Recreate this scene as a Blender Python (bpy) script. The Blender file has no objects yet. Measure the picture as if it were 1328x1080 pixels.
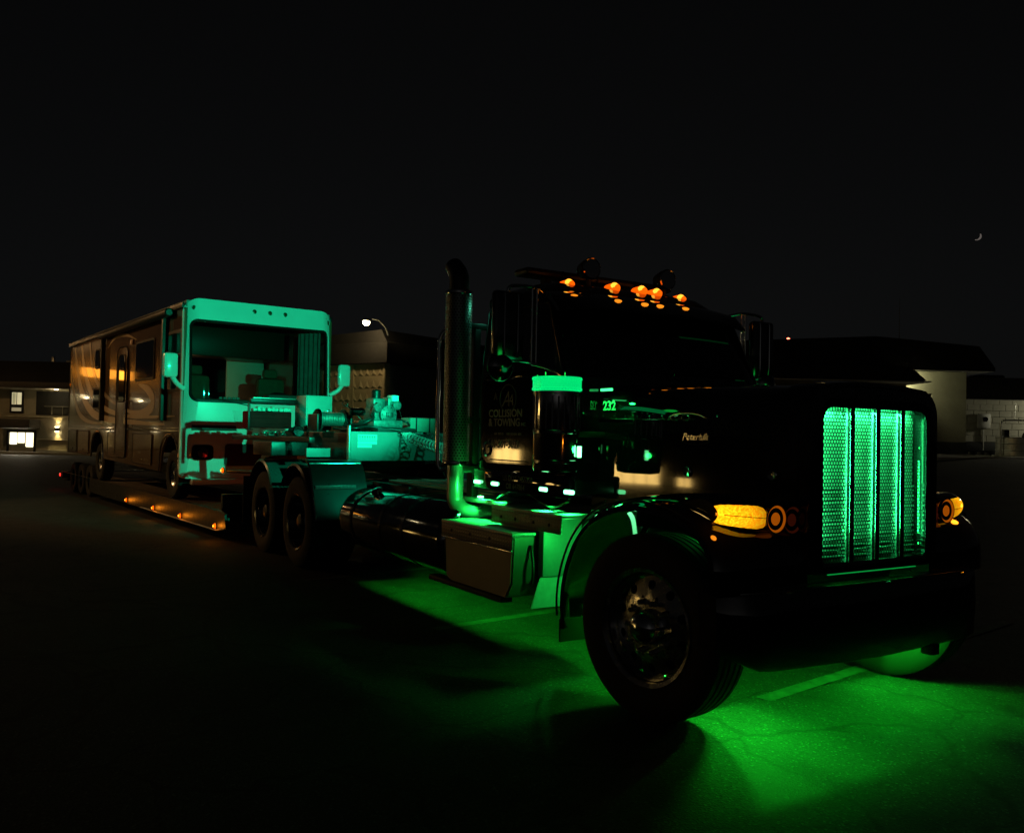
import bpy, bmesh, math, random
from math import sin, cos, pi, radians, sqrt, atan2
from mathutils import Vector, Matrix
random.seed(7)
sc = bpy.context.scene
C = sc.collection

# ------------------------------------------------------------------ camera
CAMP = Vector((3.856, -4.461, 1.609)); YAW, PITCH, ROLL, FPX = 2.590, 0.0207, 0.0202, 1132.6
cam_d = bpy.data.cameras.new('camera'); cam = bpy.data.objects.new('camera', cam_d); C.objects.link(cam)
d = Vector((cos(YAW)*cos(PITCH), sin(YAW)*cos(PITCH), sin(PITCH)))
r = Vector((sin(YAW), -cos(YAW), 0)); u = r.cross(d)
r2 = r*cos(ROLL)+u*sin(ROLL); u2 = -r*sin(ROLL)+u*cos(ROLL)
M = Matrix((( r2.x, u2.x, -d.x, CAMP.x), (r2.y, u2.y, -d.y, CAMP.y), (r2.z, u2.z, -d.z, CAMP.z), (0, 0, 0, 1)))
cam.matrix_world = M
cam_d.sensor_width = 36; cam_d.lens = FPX/1328*36; cam_d.clip_start = .05; cam_d.clip_end = 20000
sc.camera = cam

# ------------------------------------------------------------------ world (night: low-sun day sky, dimmed and greyed)
w = bpy.data.worlds.new('World'); sc.world = w; w.use_nodes = True
nt = w.node_tree; nt.nodes.clear()
sky = nt.nodes.new('ShaderNodeTexSky'); sky.sky_type = 'NISHITA'; sky.sun_disc = False
sky.sun_elevation = radians(14); sky.sun_rotation = radians(120); sky.altitude = 1200; sky.dust_density = 2.5
hs = nt.nodes.new('ShaderNodeHueSaturation'); hs.inputs['Saturation'].default_value = .15
bg = nt.nodes.new('ShaderNodeBackground'); bg.inputs[1].default_value = .00060
wo = nt.nodes.new('ShaderNodeOutputWorld')
nt.links.new(sky.outputs[0], hs.inputs['Color']); nt.links.new(hs.outputs[0], bg.inputs[0]); nt.links.new(bg.outputs[0], wo.inputs[0])

# ------------------------------------------------------------------ exposure
vs = sc.view_settings; vs.view_transform = 'Standard'; vs.look = 'None'; vs.exposure = 0; vs.gamma = 1; vs.use_curve_mapping = False
cy = sc.cycles
cy.use_denoising = True; cy.max_bounces = 6; cy.diffuse_bounces = 3; cy.glossy_bounces = 4; cy.transmission_bounces = 4
cy.transparent_max_bounces = 10; cy.caustics_reflective = False; cy.caustics_refractive = False; cy.sample_clamp_indirect = 4

GREEN = (.012, 1, .10); TEAL = (.006, 1, .47); AMBER = (1, .27, .012); WARM = (1, .62, .24)

# ------------------------------------------------------------------ materials
MATS = {}
def mat(name, col=(.5, .5, .5), rough=.5, metal=0, coat=0, emit=None, es=0, var=0, vscale=8, bump=0, bscale=60, spec=.5, rvar=0):
    if name in MATS: return MATS[name]
    m = bpy.data.materials.new(name); m.use_nodes = True; t = m.node_tree; b = t.nodes['Principled BSDF']
    b.inputs['Base Color'].default_value = (*col, 1); b.inputs['Roughness'].default_value = rough
    b.inputs['Metallic'].default_value = metal; b.inputs['Coat Weight'].default_value = coat; b.inputs['Coat Roughness'].default_value = .04
    b.inputs['Specular IOR Level'].default_value = spec
    if emit: b.inputs['Emission Color'].default_value = (*emit, 1); b.inputs['Emission Strength'].default_value = es
    tc = t.nodes.new('ShaderNodeTexCoord')
    if var or rvar:
        n = t.nodes.new('ShaderNodeTexNoise'); n.inputs['Scale'].default_value = vscale; n.inputs['Detail'].default_value = 6; n.inputs['Roughness'].default_value = .65
        t.links.new(tc.outputs['Object'], n.inputs['Vector'])
        if var:
            rp = t.nodes.new('ShaderNodeValToRGB'); rp.color_ramp.elements[0].position = .3; rp.color_ramp.elements[1].position = .72
            rp.color_ramp.elements[0].color = (*[c*(1-var) for c in col], 1); rp.color_ramp.elements[1].color = (*[min(1, c*(1+var)) for c in col], 1)
            t.links.new(n.outputs[0], rp.inputs[0]); t.links.new(rp.outputs[0], b.inputs['Base Color'])
        if rvar:
            mr = t.nodes.new('ShaderNodeMapRange'); mr.inputs[1].default_value = .3; mr.inputs[2].default_value = .75
            mr.inputs[3].default_value = rough; mr.inputs[4].default_value = min(1, rough+rvar)
            t.links.new(n.outputs[0], mr.inputs[0]); t.links.new(mr.outputs[0], b.inputs['Roughness'])
    if bump:
        n2 = t.nodes.new('ShaderNodeTexNoise'); n2.inputs['Scale'].default_value = bscale; n2.inputs['Detail'].default_value = 4
        bp = t.nodes.new('ShaderNodeBump'); bp.inputs['Strength'].default_value = bump; bp.inputs['Distance'].default_value = .01
        t.links.new(tc.outputs['Object'], n2.inputs['Vector']); t.links.new(n2.outputs[0], bp.inputs['Height']); t.links.new(bp.outputs[0], b.inputs['Normal'])
    MATS[name] = m; return m

PAINT = mat('black_truck_paint', (.004, .004, .005), .035, 0, 1, rvar=.03, vscale=5)
BLACK = mat('black_metal', (.006, .006, .006), .34, .2, rvar=.2, vscale=14)
DARK = mat('dark_frame_metal', (.02, .02, .02), .5, .3, var=.4, rvar=.2, vscale=9)
CHROME = mat('chrome', (.62, .62, .62), .07, 1, rvar=.10, vscale=18)
DCHROME = mat('smoked_chrome', (.16, .16, .165), .12, 1, rvar=.10, vscale=9)
ALU = mat('polished_aluminium', (.5, .5, .49), .16, 1, rvar=.18, vscale=20)
DULL = mat('dull_aluminium', (.42, .42, .40), .38, 1, rvar=.2, vscale=16, bump=.05, bscale=200)
RUBBER = mat('tyre_rubber', (.008, .008, .008), .72, var=.3, vscale=30, rvar=.15)
GLASS = mat('dark_tinted_glass', (.003, .003, .0035), .03, 0, 1, spec=.4)
PLASTIC = mat('black_plastic', (.012, .012, .012), .45)
LETTER = mat('silver_vinyl_lettering', (.42, .45, .42), .5)
LETTERD = mat('dark_vinyl_lettering', (.15, .17, .15), .5)  # darker grey than the silver lettering, for logo and small print
WHITEP = mat('white_gelcoat', (.72, .74, .72), .28, 0, .5, var=.05, vscale=3)
TAN = mat('tan_gelcoat', (.125, .078, .040), .18, 0, .6, var=.08, vscale=2.5, rvar=.05)
SWOOSH = mat('pale_swoosh_vinyl', (.66, .50, .32), .25, 0, .5)
SWOOSH2 = mat('grey_swoosh_vinyl', (.42, .33, .23), .25, 0, .5)
TRIM = mat('bright_trim', (.6, .58, .55), .2, 1)
REDP = mat('red_paint', (.32, .006, .006), .7, var=.3, spec=.1)
LED_G = mat('green_led_lens', (.05, .4, .1), .3, emit=(.16, 1, .36), es=6)
LED_RING = mat('green_led_ring', (.05, .4, .1), .25, emit=(.0, 1, .23), es=.74)
LED_STRIP = mat('green_led_strip', (.05, .4, .1), .3, emit=(.02, 1, .16), es=4)
LED_T = mat('teal_led_lens', (.1, .4, .3), .3, emit=(.12, 1, .6), es=20)
AMB = mat('amber_lens_lit', (.6, .2, .01), .2, emit=(1, .10, .001), es=1.35)
AMBB = mat('amber_bulb_lit', (.8, .4, .05), .3, emit=(1, .40, .03), es=2.2)
AMBS = mat('amber_signal_lens', (.6, .2, .01), .15, 0, .5, emit=(1, .36, .003), es=1.0)
def cellular(m, lo, hi, scale):                         # moulded prism pattern of a lamp lens
    t = m.node_tree; b = t.nodes['Principled BSDF']; tc = t.nodes.new('ShaderNodeTexCoord')
    v = t.nodes.new('ShaderNodeTexVoronoi'); v.inputs['Scale'].default_value = scale; rp = t.nodes.new('ShaderNodeValToRGB')
    rp.color_ramp.elements[0].color = (*lo, 1); rp.color_ramp.elements[1].color = (*hi, 1)
    sp = t.nodes.new('ShaderNodeSeparateColor'); t.links.new(tc.outputs['Object'], v.inputs['Vector']); t.links.new(v.outputs['Color'], sp.inputs[0])
    t.links.new(sp.outputs[0], rp.inputs[0]); t.links.new(rp.outputs[0], b.inputs['Emission Color'])
    # brightest over the bulb at the outer end of the lens
    ab = t.nodes.new('ShaderNodeVectorMath'); ab.operation = 'ABSOLUTE'; t.links.new(tc.outputs['Object'], ab.inputs[0])
    ds = t.nodes.new('ShaderNodeVectorMath'); ds.operation = 'DISTANCE'; ds.inputs[1].default_value = (.55, 1.08, 1.21); t.links.new(ab.outputs[0], ds.inputs[0])
    mr = t.nodes.new('ShaderNodeMapRange'); mr.inputs[1].default_value = .03; mr.inputs[2].default_value = .22; mr.inputs[3].default_value = 1.9; mr.inputs[4].default_value = .62
    t.links.new(ds.outputs['Value'], mr.inputs[0]); t.links.new(mr.outputs[0], b.inputs['Emission Strength'])
cellular(AMBS, (1, .24, .001), (1, .58, .008), 120)
AMBH = mat('amber_hot_spot', (.8, .4, .05), .3, emit=(1, .47, .006), es=1.1)
AMBD = mat('amber_painted_glow', (.45, .12, .01), .12, .3, .5, emit=(1, .2, .002), es=.30)  # faint emission paints the turn signal's reflection into the unlit headlamp
REDL = mat('red_tail_lens', (.5, .02, .02), .2, emit=(1, .03, .02), es=2.2)
LAMPW = mat('warm_lamp_lens', (.9, .8, .6), .3, emit=(1, .80, .45), es=40)
TAPE = mat('reflective_tape', (.75, .75, .75), .3, .3, var=.25, vscale=30)
CLOTH = mat('grey_curtain_cloth', (.20, .215, .20), .9, var=.3)
SEAT = mat('tan_upholstery', (.16, .11, .06), .8, var=.2)
WALLIN = mat('cream_interior_panel', (.72, .70, .62), .6)
CONC = mat('painted_block_wall', (.34, .33, .26), .85, var=.15, vscale=1.2, bump=.3, bscale=25)
CONCD = mat('dark_painted_wall', (.045, .05, .05), .8, var=.2, vscale=2)
STUCCO = mat('tan_stucco', (.30, .27, .19), .9, var=.18, vscale=1, bump=.3, bscale=30)
ROOFM = mat('dark_shingle_roof', (.009, .008, .007), .9, var=.4, vscale=5, bump=.4, bscale=12)
SOFFIT = mat('white_soffit', (.6, .58, .5), .7)
LITWIN = mat('lit_window_pane', (.6, .55, .4), .3, emit=(1, .88, .5), es=.55)
LITDOOR = mat('lit_entrance_glass', (.8, .75, .6), .3, emit=(1, .90, .62), es=3.2)
GALV = mat('galvanised_steel', (.45, .45, .42), .35, .9, var=.2, rvar=.2, vscale=6)
WOOD = mat('oak_deck_plank', (.10, .07, .045), .75, var=.4, vscale=6)

def plate_mat(name, col, rough, metal, scale):          # raised tread pattern
    m = bpy.data.materials.new(name); m.use_nodes = True; t = m.node_tree; b = t.nodes['Principled BSDF']
    b.inputs['Base Color'].default_value = (*col, 1); b.inputs['Roughness'].default_value = rough; b.inputs['Metallic'].default_value = metal
    tc = t.nodes.new('ShaderNodeTexCoord'); mp = t.nodes.new('ShaderNodeMapping'); mp.inputs['Rotation'].default_value = (0, 0, radians(45))
    mp.inputs['Scale'].default_value = (scale, scale, scale)
    ck = t.nodes.new('ShaderNodeTexVoronoi'); ck.inputs['Scale'].default_value = 1; ck.inputs['Randomness'].default_value = 0
    rp = t.nodes.new('ShaderNodeValToRGB'); rp.color_ramp.elements[0].position = .22; rp.color_ramp.elements[1].position = .42
    rp.color_ramp.elements[0].color = (1, 1, 1, 1); rp.color_ramp.elements[1].color = (0, 0, 0, 1)
    bp = t.nodes.new('ShaderNodeBump'); bp.inputs['Strength'].default_value = .9; bp.inputs['Distance'].default_value = .006
    t.links.new(tc.outputs['Object'], mp.inputs[0]); t.links.new(mp.outputs[0], ck.inputs['Vector']); t.links.new(ck.outputs['Distance'], rp.inputs[0])
    t.links.new(rp.outputs[0], bp.inputs['Height']); t.links.new(bp.outputs[0], b.inputs['Normal'])
    return m
TREAD = plate_mat('tread_plate', (.40, .40, .38), .38, .45, 38)
TREADD = plate_mat('dark_tread_plate', (.20, .19, .17), .45, .6, 38)

def asphalt():
    m = bpy.data.materials.new('asphalt'); m.use_nodes = True; t = m.node_tree; b = t.nodes['Principled BSDF']; b.inputs['Specular IOR Level'].default_value = .35
    tc = t.nodes.new('ShaderNodeTexCoord')
    big = t.nodes.new('ShaderNodeTexNoise'); big.inputs['Scale'].default_value = .9; big.inputs['Detail'].default_value = 8; big.inputs['Roughness'].default_value = .7
    fine = t.nodes.new('ShaderNodeTexVoronoi'); fine.inputs['Scale'].default_value = 95
    for n in (big, fine): t.links.new(tc.outputs['Object'], n.inputs['Vector'])
    r1 = t.nodes.new('ShaderNodeValToRGB'); r1.color_ramp.elements[0].position = .3; r1.color_ramp.elements[1].position = .75
    r1.color_ramp.elements[0].color = (.017, .017, .016, 1); r1.color_ramp.elements[1].color = (.038, .038, .035, 1)
    hs = t.nodes.new('ShaderNodeSeparateColor'); t.links.new(fine.outputs['Color'], hs.inputs[0])
    mx = t.nodes.new('ShaderNodeMix'); mx.data_type = 'RGBA'; mx.blend_type = 'MULTIPLY'; mx.inputs[0].default_value = 1
    r2 = t.nodes.new('ShaderNodeValToRGB'); r2.color_ramp.elements[0].color = (.28, .28, .28, 1); r2.color_ramp.elements[1].color = (1.7, 1.7, 1.7, 1)
    e = r2.color_ramp.elements.new(.93); e.color = (1.15, 1.15, 1.15, 1); r2.color_ramp.elements[2].color = (3.2, 3.2, 3.2, 1)
    t.links.new(big.outputs[0], r1.inputs[0]); t.links.new(hs.outputs[0], r2.inputs[0])
    t.links.new(r1.outputs[0], mx.inputs[6]); t.links.new(r2.outputs[0], mx.inputs[7])
    wob = t.nodes.new('ShaderNodeTexNoise'); wob.inputs['Scale'].default_value = 2.2; wob.inputs['Detail'].default_value = 6; t.links.new(tc.outputs['Object'], wob.inputs['Vector'])
    ad = t.nodes.new('ShaderNodeVectorMath'); ad.operation = 'MULTIPLY_ADD'; ad.inputs[1].default_value = (.6, .6, 0); t.links.new(wob.outputs['Color'], ad.inputs[0]); t.links.new(tc.outputs['Object'], ad.inputs[2])
    cr = t.nodes.new('ShaderNodeTexVoronoi'); cr.feature = 'DISTANCE_TO_EDGE'; cr.inputs['Scale'].default_value = .75; t.links.new(ad.outputs[0], cr.inputs['Vector'])
    r3 = t.nodes.new('ShaderNodeValToRGB'); r3.color_ramp.elements[0].position = .004; r3.color_ramp.elements[1].position = .016; r3.color_ramp.elements[0].color = (.18, .18, .18, 1)
    t.links.new(cr.outputs['Distance'], r3.inputs[0])
    st_ = t.nodes.new('ShaderNodeTexNoise'); st_.inputs['Scale'].default_value = 2.6; st_.inputs['Detail'].default_value = 3; t.links.new(tc.outputs['Object'], st_.inputs['Vector'])
    r4 = t.nodes.new('ShaderNodeValToRGB'); r4.color_ramp.elements[0].position = .32; r4.color_ramp.elements[1].position = .46; r4.color_ramp.elements[0].color = (.45, .45, .45, 1); t.links.new(st_.outputs[0], r4.inputs[0])
    m2 = t.nodes.new('ShaderNodeMix'); m2.data_type = 'RGBA'; m2.blend_type = 'MULTIPLY'; m2.inputs[0].default_value = 1; t.links.new(mx.outputs[2], m2.inputs[6]); t.links.new(r3.outputs[0], m2.inputs[7])
    m3 = t.nodes.new('ShaderNodeMix'); m3.data_type = 'RGBA'; m3.blend_type = 'MULTIPLY'; m3.inputs[0].default_value = 1; t.links.new(m2.outputs[2], m3.inputs[6]); t.links.new(r4.outputs[0], m3.inputs[7])
    t.links.new(m3.outputs[2], b.inputs['Base Color'])
    b.inputs['Roughness'].default_value = .8
    bp = t.nodes.new('ShaderNodeBump'); bp.inputs['Strength'].default_value = .7; bp.inputs['Distance'].default_value = .006
    t.links.new(fine.outputs['Distance'], bp.inputs['Height']); t.links.new(bp.outputs[0], b.inputs['Normal'])
    return m
ASPHALT = asphalt()
def pane_mat(name, tint, gloss=.5):
    m = bpy.data.materials.new(name); m.use_nodes = True; t = m.node_tree; t.nodes.clear()
    tr = t.nodes.new('ShaderNodeBsdfTransparent'); tr.inputs[0].default_value = (*tint, 1)
    gl = t.nodes.new('ShaderNodeBsdfGlossy'); gl.inputs['Roughness'].default_value = .02
    fr = t.nodes.new('ShaderNodeFresnel'); fr.inputs[0].default_value = 1.5; mx = t.nodes.new('ShaderNodeMixShader'); o = t.nodes.new('ShaderNodeOutputMaterial')
    t.links.new(fr.outputs[0], mx.inputs[0]); t.links.new(tr.outputs[0], mx.inputs[1]); t.links.new(gl.outputs[0], mx.inputs[2]); t.links.new(mx.outputs[0], o.inputs[0])
    return m
PANE = pane_mat('clear_glass', (.50, .54, .53))

# ------------------------------------------------------------------ geometry helpers
ORG = Vector((0, 0, 0))
def link(name, me, m, parent, smooth=True, ang=35):
    if m: me.materials.append(m)
    if smooth:
        me.shade_smooth(); me.set_sharp_from_angle(angle=radians(ang))
    o = bpy.data.objects.new(name, me); C.objects.link(o)
    if parent: o.parent = parent
    return o
def build(name, verts, faces, m, parent=None, smooth=True, ang=35, thick=0):
    bm = bmesh.new()
    vv = [bm.verts.new(Vector(v)-ORG) for v in verts]
    for f in faces:
        try: bm.faces.new([vv[i] for i in f])
        except ValueError: pass
    if thick:
        bmesh.ops.recalc_face_normals(bm, faces=bm.faces)
        bmesh.ops.solidify(bm, geom=bm.faces[:], thickness=thick)
    bmesh.ops.recalc_face_normals(bm, faces=bm.faces)
    me = bpy.data.meshes.new(name); bm.to_mesh(me); bm.free()
    return link(name, me, m, parent, smooth, ang)
def bm_box(bm, lo, hi, bev=0, mtx=None, seg=2):
    x0, y0, z0 = lo; x1, y1, z1 = hi
    vs_ = [bm.verts.new(p) for p in [(x0,y0,z0),(x1,y0,z0),(x1,y1,z0),(x0,y1,z0),(x0,y0,z1),(x1,y0,z1),(x1,y1,z1),(x0,y1,z1)]]
    fs = [bm.faces.new([vs_[i] for i in f]) for f in [(0,3,2,1),(4,5,6,7),(0,1,5,4),(1,2,6,5),(2,3,7,6),(3,0,4,7)]]
    allv = list(vs_)
    if bev:
        bev = min(bev, .45*min(abs(x1-x0), abs(y1-y0), abs(z1-z0)))
        es = list({e for f in fs for e in f.edges})
        rr = bmesh.ops.bevel(bm, geom=es, offset=bev, segments=seg, affect='EDGES', profile=.5)
        allv = list({v for f in rr['faces'] for v in f.verts} | {v for v in vs_ if v.is_valid})
    if mtx is not None: bmesh.ops.transform(bm, matrix=mtx, verts=allv)
def boxes(name, lst, m, parent=None, bev=.008, rot=None):
    bm = bmesh.new()
    for lo, hi in lst: bm_box(bm, Vector(lo)-ORG, Vector(hi)-ORG, bev)
    me = bpy.data.meshes.new(name); bm.to_mesh(me); bm.free()
    return link(name, me, m, parent)
def box(name, lo, hi, m, parent=None, bev=.008): return boxes(name, [(lo, hi)], m, parent, bev)
def tube(name, pts, rad, m, parent=None, seg=10, cap=True):
    pts = [Vector(p) for p in pts]; n = len(pts); V = []; F = []
    up = None
    for i, p in enumerate(pts):
        t = (pts[min(i+1, n-1)]-pts[max(i-1, 0)]).normalized()
        if up is None: up = t.orthogonal().normalized()
        up = (up - t*up.dot(t)).normalized(); s = t.cross(up)
        rr = rad[i] if isinstance(rad, (list, tuple)) else rad
        for k in range(seg):
            a = 2*pi*k/seg; V.append(p+up*cos(a)*rr+s*sin(a)*rr)
    for i in range(n-1):
        for k in range(seg):
            F.append((i*seg+k, i*seg+(k+1) % seg, (i+1)*seg+(k+1) % seg, (i+1)*seg+k))
    if cap: F.append(tuple(range(seg))[::-1]); F.append(tuple((n-1)*seg+k for k in range(seg)))
    return build(name, V, F, m, parent, ang=50)
def smoothpath(pts, sub=6):
    pts = [Vector(p) for p in pts]; out = []
    for i in range(len(pts)-1):
        p0 = pts[max(i-1, 0)]; p1 = pts[i]; p2 = pts[i+1]; p3 = pts[min(i+2, len(pts)-1)]
        for k in range(sub):
            t = k/sub
            out.append(.5*((2*p1)+(p2-p0)*t+(2*p0-5*p1+4*p2-p3)*t*t+(3*p1-p0-3*p2+p3)*t**3))
    out.append(pts[-1]); return out
def axes(ax):
    ax = Vector(ax).normalized(); a = ax.orthogonal().normalized(); return ax, a, ax.cross(a)
def lathe(name, prof, o, ax, m, parent=None, seg=40, ang=35):
    ax, a, b = axes(ax); o = Vector(o); V = []; F = []
    for rr, h in prof:
        for k in range(seg):
            t = 2*pi*k/seg; V.append(o+ax*h+(a*cos(t)+b*sin(t))*max(rr, 1e-4))
    for i in range(len(prof)-1):
        for k in range(seg): F.append((i*seg+k, i*seg+(k+1) % seg, (i+1)*seg+(k+1) % seg, (i+1)*seg+k))
    F.append(tuple(range(seg))[::-1]); F.append(tuple((len(prof)-1)*seg+k for k in range(seg)))
    return build(name, V, F, m, parent, ang=ang)
def loft(name, rings, m, parent=None, closed=True, caps=True, thick=0, ang=35):
    n = len(rings[0]); V = [p for rg in rings for p in rg]; F = []
    for i in range(len(rings)-1):
        for k in range(n if closed else n-1): F.append((i*n+k, i*n+(k+1) % n, (i+1)*n+(k+1) % n, (i+1)*n+k))
    if caps and closed: F.append(tuple(range(n))[::-1]); F.append(tuple((len(rings)-1)*n+k for k in range(n)))
    return build(name, V, F, m, parent, ang=ang, thick=thick)
def rrect(x0, x1, y0, y1, rad, n=5, radt=None):
    """rounded rectangle outline, 4*(n+1) points; radt = radius of the two corners at y1"""
    radt = rad if radt is None else radt; P = []
    for cx, cy_, rr, a0 in ((x1-radt, y1-radt, radt, 0), (x0+radt, y1-radt, radt, 90), (x0+rad, y0+rad, rad, 180), (x1-rad, y0+rad, rad, 270)):
        for k in range(n+1):
            a = radians(a0+90*k/n); P.append((cx+rr*cos(a), cy_+rr*sin(a)))
    return P
def prism(name, outline, plane, c0, c1, m, parent=None, bev=0):
    """2D outline extruded along the axis missing from plane ('xz': along y)"""
    def P(a, b, c): return {'xz': (a, c, b), 'yz': (c, a, b), 'xy': (a, b, c)}[plane]
    n = len(outline); V = [P(a, b, c0) for a, b in outline]+[P(a, b, c1) for a, b in outline]
    F = [tuple(range(n)), tuple(range(2*n-1, n-1, -1))]+[(k, (k+1) % n, n+(k+1) % n, n+k) for k in range(n)]
    o = build(name, V, F, m, parent)
    if bev:
        bm = bmesh.new(); bm.from_mesh(o.data)
        bmesh.ops.bevel(bm, geom=[e for e in bm.edges if len(e.link_faces) == 2 and e.calc_face_angle(0) > .8], offset=bev, segments=2, affect='EDGES')
        bm.to_mesh(o.data); bm.free(); o.data.shade_smooth(); o.data.set_sharp_from_angle(angle=radians(35))
    return o
def ring(name, outer, inner, xf, xb, m, parent, lip=.012, P=None):
    """frame between two outlines of equal length, in the yz plane, facing +x"""
    P = P or (lambda a, b, c: (c, a, b)); n = len(outer)
    mid = [((o[0]*.5+i[0]*.5), (o[1]*.5+i[1]*.5)) for o, i in zip(outer, inner)]
    rg = [[P(a, b, xb) for a, b in outer], [P(a, b, xf-lip*1.6) for a, b in outer],
          [P(a*.9+c*.1, b*.9+e*.1, xf-lip*.35) for (a, b), (c, e) in zip(outer, mid)], [P(a, b, xf) for a, b in mid],
          [P(a*.9+c*.1, b*.9+e*.1, xf-lip*.35) for (a, b), (c, e) in zip(inner, mid)], [P(a, b, xf-lip*1.6) for a, b in inner], [P(a, b, xb) for a, b in inner]]
    return loft(name, rg, m, parent, closed=True, caps=False)
def text(name, body, size, loc, rot, m, parent, ext=.0015, shear=0, sx=1, align='LEFT', bold=0):
    cu = bpy.data.curves.new(name, 'FONT'); cu.body = body; cu.size = size; cu.extrude = ext; cu.shear = shear; cu.align_x = align; cu.offset = bold; cu.resolution_u = 3
    ob = bpy.data.objects.new(name+'_c', cu); C.objects.link(ob)
    me = bpy.data.meshes.new_from_object(ob); bpy.data.objects.remove(ob); bpy.data.curves.remove(cu)
    me.name = name
    o = link(name, me, m, parent, smooth=False); o.location = Vector(loc)-ORG; o.rotation_euler = rot; o.scale = (sx, 1, 1)
    return o
def lattice(name, nu, nv, pu, hole, mapf, m, parent, inside=None):
    """perforated sheet: hexagonal cells each with a real hole"""
    V = []; F = []; s = pu/sqrt(3); pv = pu*sqrt(3)/2
    for j in range(nv):
        for i in range(nu):
            cu_, cv = (i+.5*(j % 2)+.5)*pu, (j+.5)*pv
            if inside and not inside(cu_, cv): continue
            b = len(V)
            for k in range(6):
                a = pi/6+k*pi/3; V.append(mapf(cu_+s*cos(a), cv+s*sin(a)))
            for k in range(6):
                a = pi/6+k*pi/3; V.append(mapf(cu_+hole*cos(a), cv+hole*sin(a)))
            for k in range(6): F.append((b+k, b+(k+1) % 6, b+6+(k+1) % 6, b+6+k))
    me = bpy.data.meshes.new(name); me.from_pydata([tuple(Vector(v)-ORG) for v in V], [], F); me.update()
    return link(name, me, m, parent, smooth=False)
def thing(name, label, cat, loc=(0, 0, 0), rz=0, group=None):
    o = bpy.data.objects.new(name, None); C.objects.link(o); o.location = loc; o.rotation_euler = (0, 0, rz); o.empty_display_size = .2
    o['label'] = label; o['category'] = cat
    if group: o['group'] = group
    return o
def tag(o, label, cat, group=None):
    o['label'] = label; o['category'] = cat
    if group: o['group'] = group
    return o
def lamp(name, kind, loc, col, energy, parent=None, rad=.02, to=None, spot=120, blend=.5, size=None, sizey=None, spec=1.0):
    l = bpy.data.lights.new(name, kind); l.color = col; l.energy = energy
    if kind == 'AREA':
        l.shape = 'RECTANGLE'; l.size = size; l.size_y = sizey or size
    else: l.shadow_soft_size = rad
    l.specular_factor = spec
    if kind == 'SPOT': l.spot_size = radians(spot); l.spot_blend = blend
    o = bpy.data.objects.new(name, l); C.objects.link(o); o.location = Vector(loc)-ORG
    if to is not None: o.rotation_euler = (Vector(to)-Vector(loc)).to_track_quat('-Z', 'Y').to_euler()
    if parent: o.parent = parent
    return o

# ------------------------------------------------------------------ ground
def gz(x, y):
    t = min(max((y-9)/32, 0), 1); return .95*t*t*(3-2*t)
def ground():
    def axis(lim):
        v = [0]; s = 1.5
        while v[-1] < lim: v.append(v[-1]+s); s *= 1.10
        return sorted(set([-a for a in v]+v))
    xs = axis(3000); V = []; F = []; n = len(xs)
    for y in xs:
        for x in xs: V.append((x, y, gz(x, y)))
    for j in range(n-1):
        for i in range(n-1): F.append((j*n+i, j*n+i+1, (j+1)*n+i+1, (j+1)*n+i))
    o = build('ground', V, F, ASPHALT); o['kind'] = 'structure'
ground()
def stripe(p, q, wd):
    p = Vector(p); q = Vector(q); t = (q-p).normalized(); s = Vector((-t.y, t.x))*wd/2
    o = build('parking_stripe', [(*(p+s), .004), (*(p-s), .004), (*(q-s), .004), (*(q+s), .004)], [(0, 1, 2, 3)], PAINTW, smooth=False); o['kind'] = 'structure'
PAINTW = mat('worn_white_line', (.075, .075, .068), .85, var=.6, vscale=7)
stripe((.05, -.25), (-.55, 3.6), .11); stripe((-2.6, -1.2), (-3.2, 3.2), .11); stripe((-5.3, -1.5), (-5.9, 3.0), .11)

# ================================================================== TRUCK
truck = thing('tractor_truck', 'black long-nose day-cab tractor truck with glowing green grille and green underglow', 'truck')
T = truck
# --- chassis
for s in (-1, 1):
    box('frame_rail', (-8.75, s*.43-.04, .78), (.42, s*.43+.04, 1.03), DARK, T, .01)
for x in (-8.5, -7.1, -5.6, -4.6, -3.6, -2.7): box('crossmember', (x, -.385, .82), (x+.12, .385, .98), DARK, T)
boxes('front_axle', [((-.07, -.82, .42), (.07, .82, .54)), ((-.6, -.50, .60), (.6, -.42, .68)), ((-.6, .42, .60), (.6, .50, .68))], DARK, T, .02)
for x in (-6.30, -7.72):
    o = lathe('drive_axle', [(.05, -.85), (.09, -.8), (.09, -.25), (.2, -.15), (.2, .15), (.09, .25), (.09, .8), (.05, .85)], (x, 0, .52), (0, 1, 0), DARK, T, 20)
boxes('suspension', [((-8.2, s*.43-.05, .45), (-5.85, s*.43+.05, .62)) for s in (-1, 1)], DARK, T, .02)
lathe('drive_shaft', [(.05, 0), (.05, 4.2)], (-6.1, 0, .62), (1, 0, 0), DARK, T, 16)
box('engine_block', (-1.05, -.36, .72), (.30, .36, 1.55), DARK, T, .05)
box('transmission', (-2.6, -.24, .62), (-1.05, .24, 1.0), DARK, T, .06)

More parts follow.
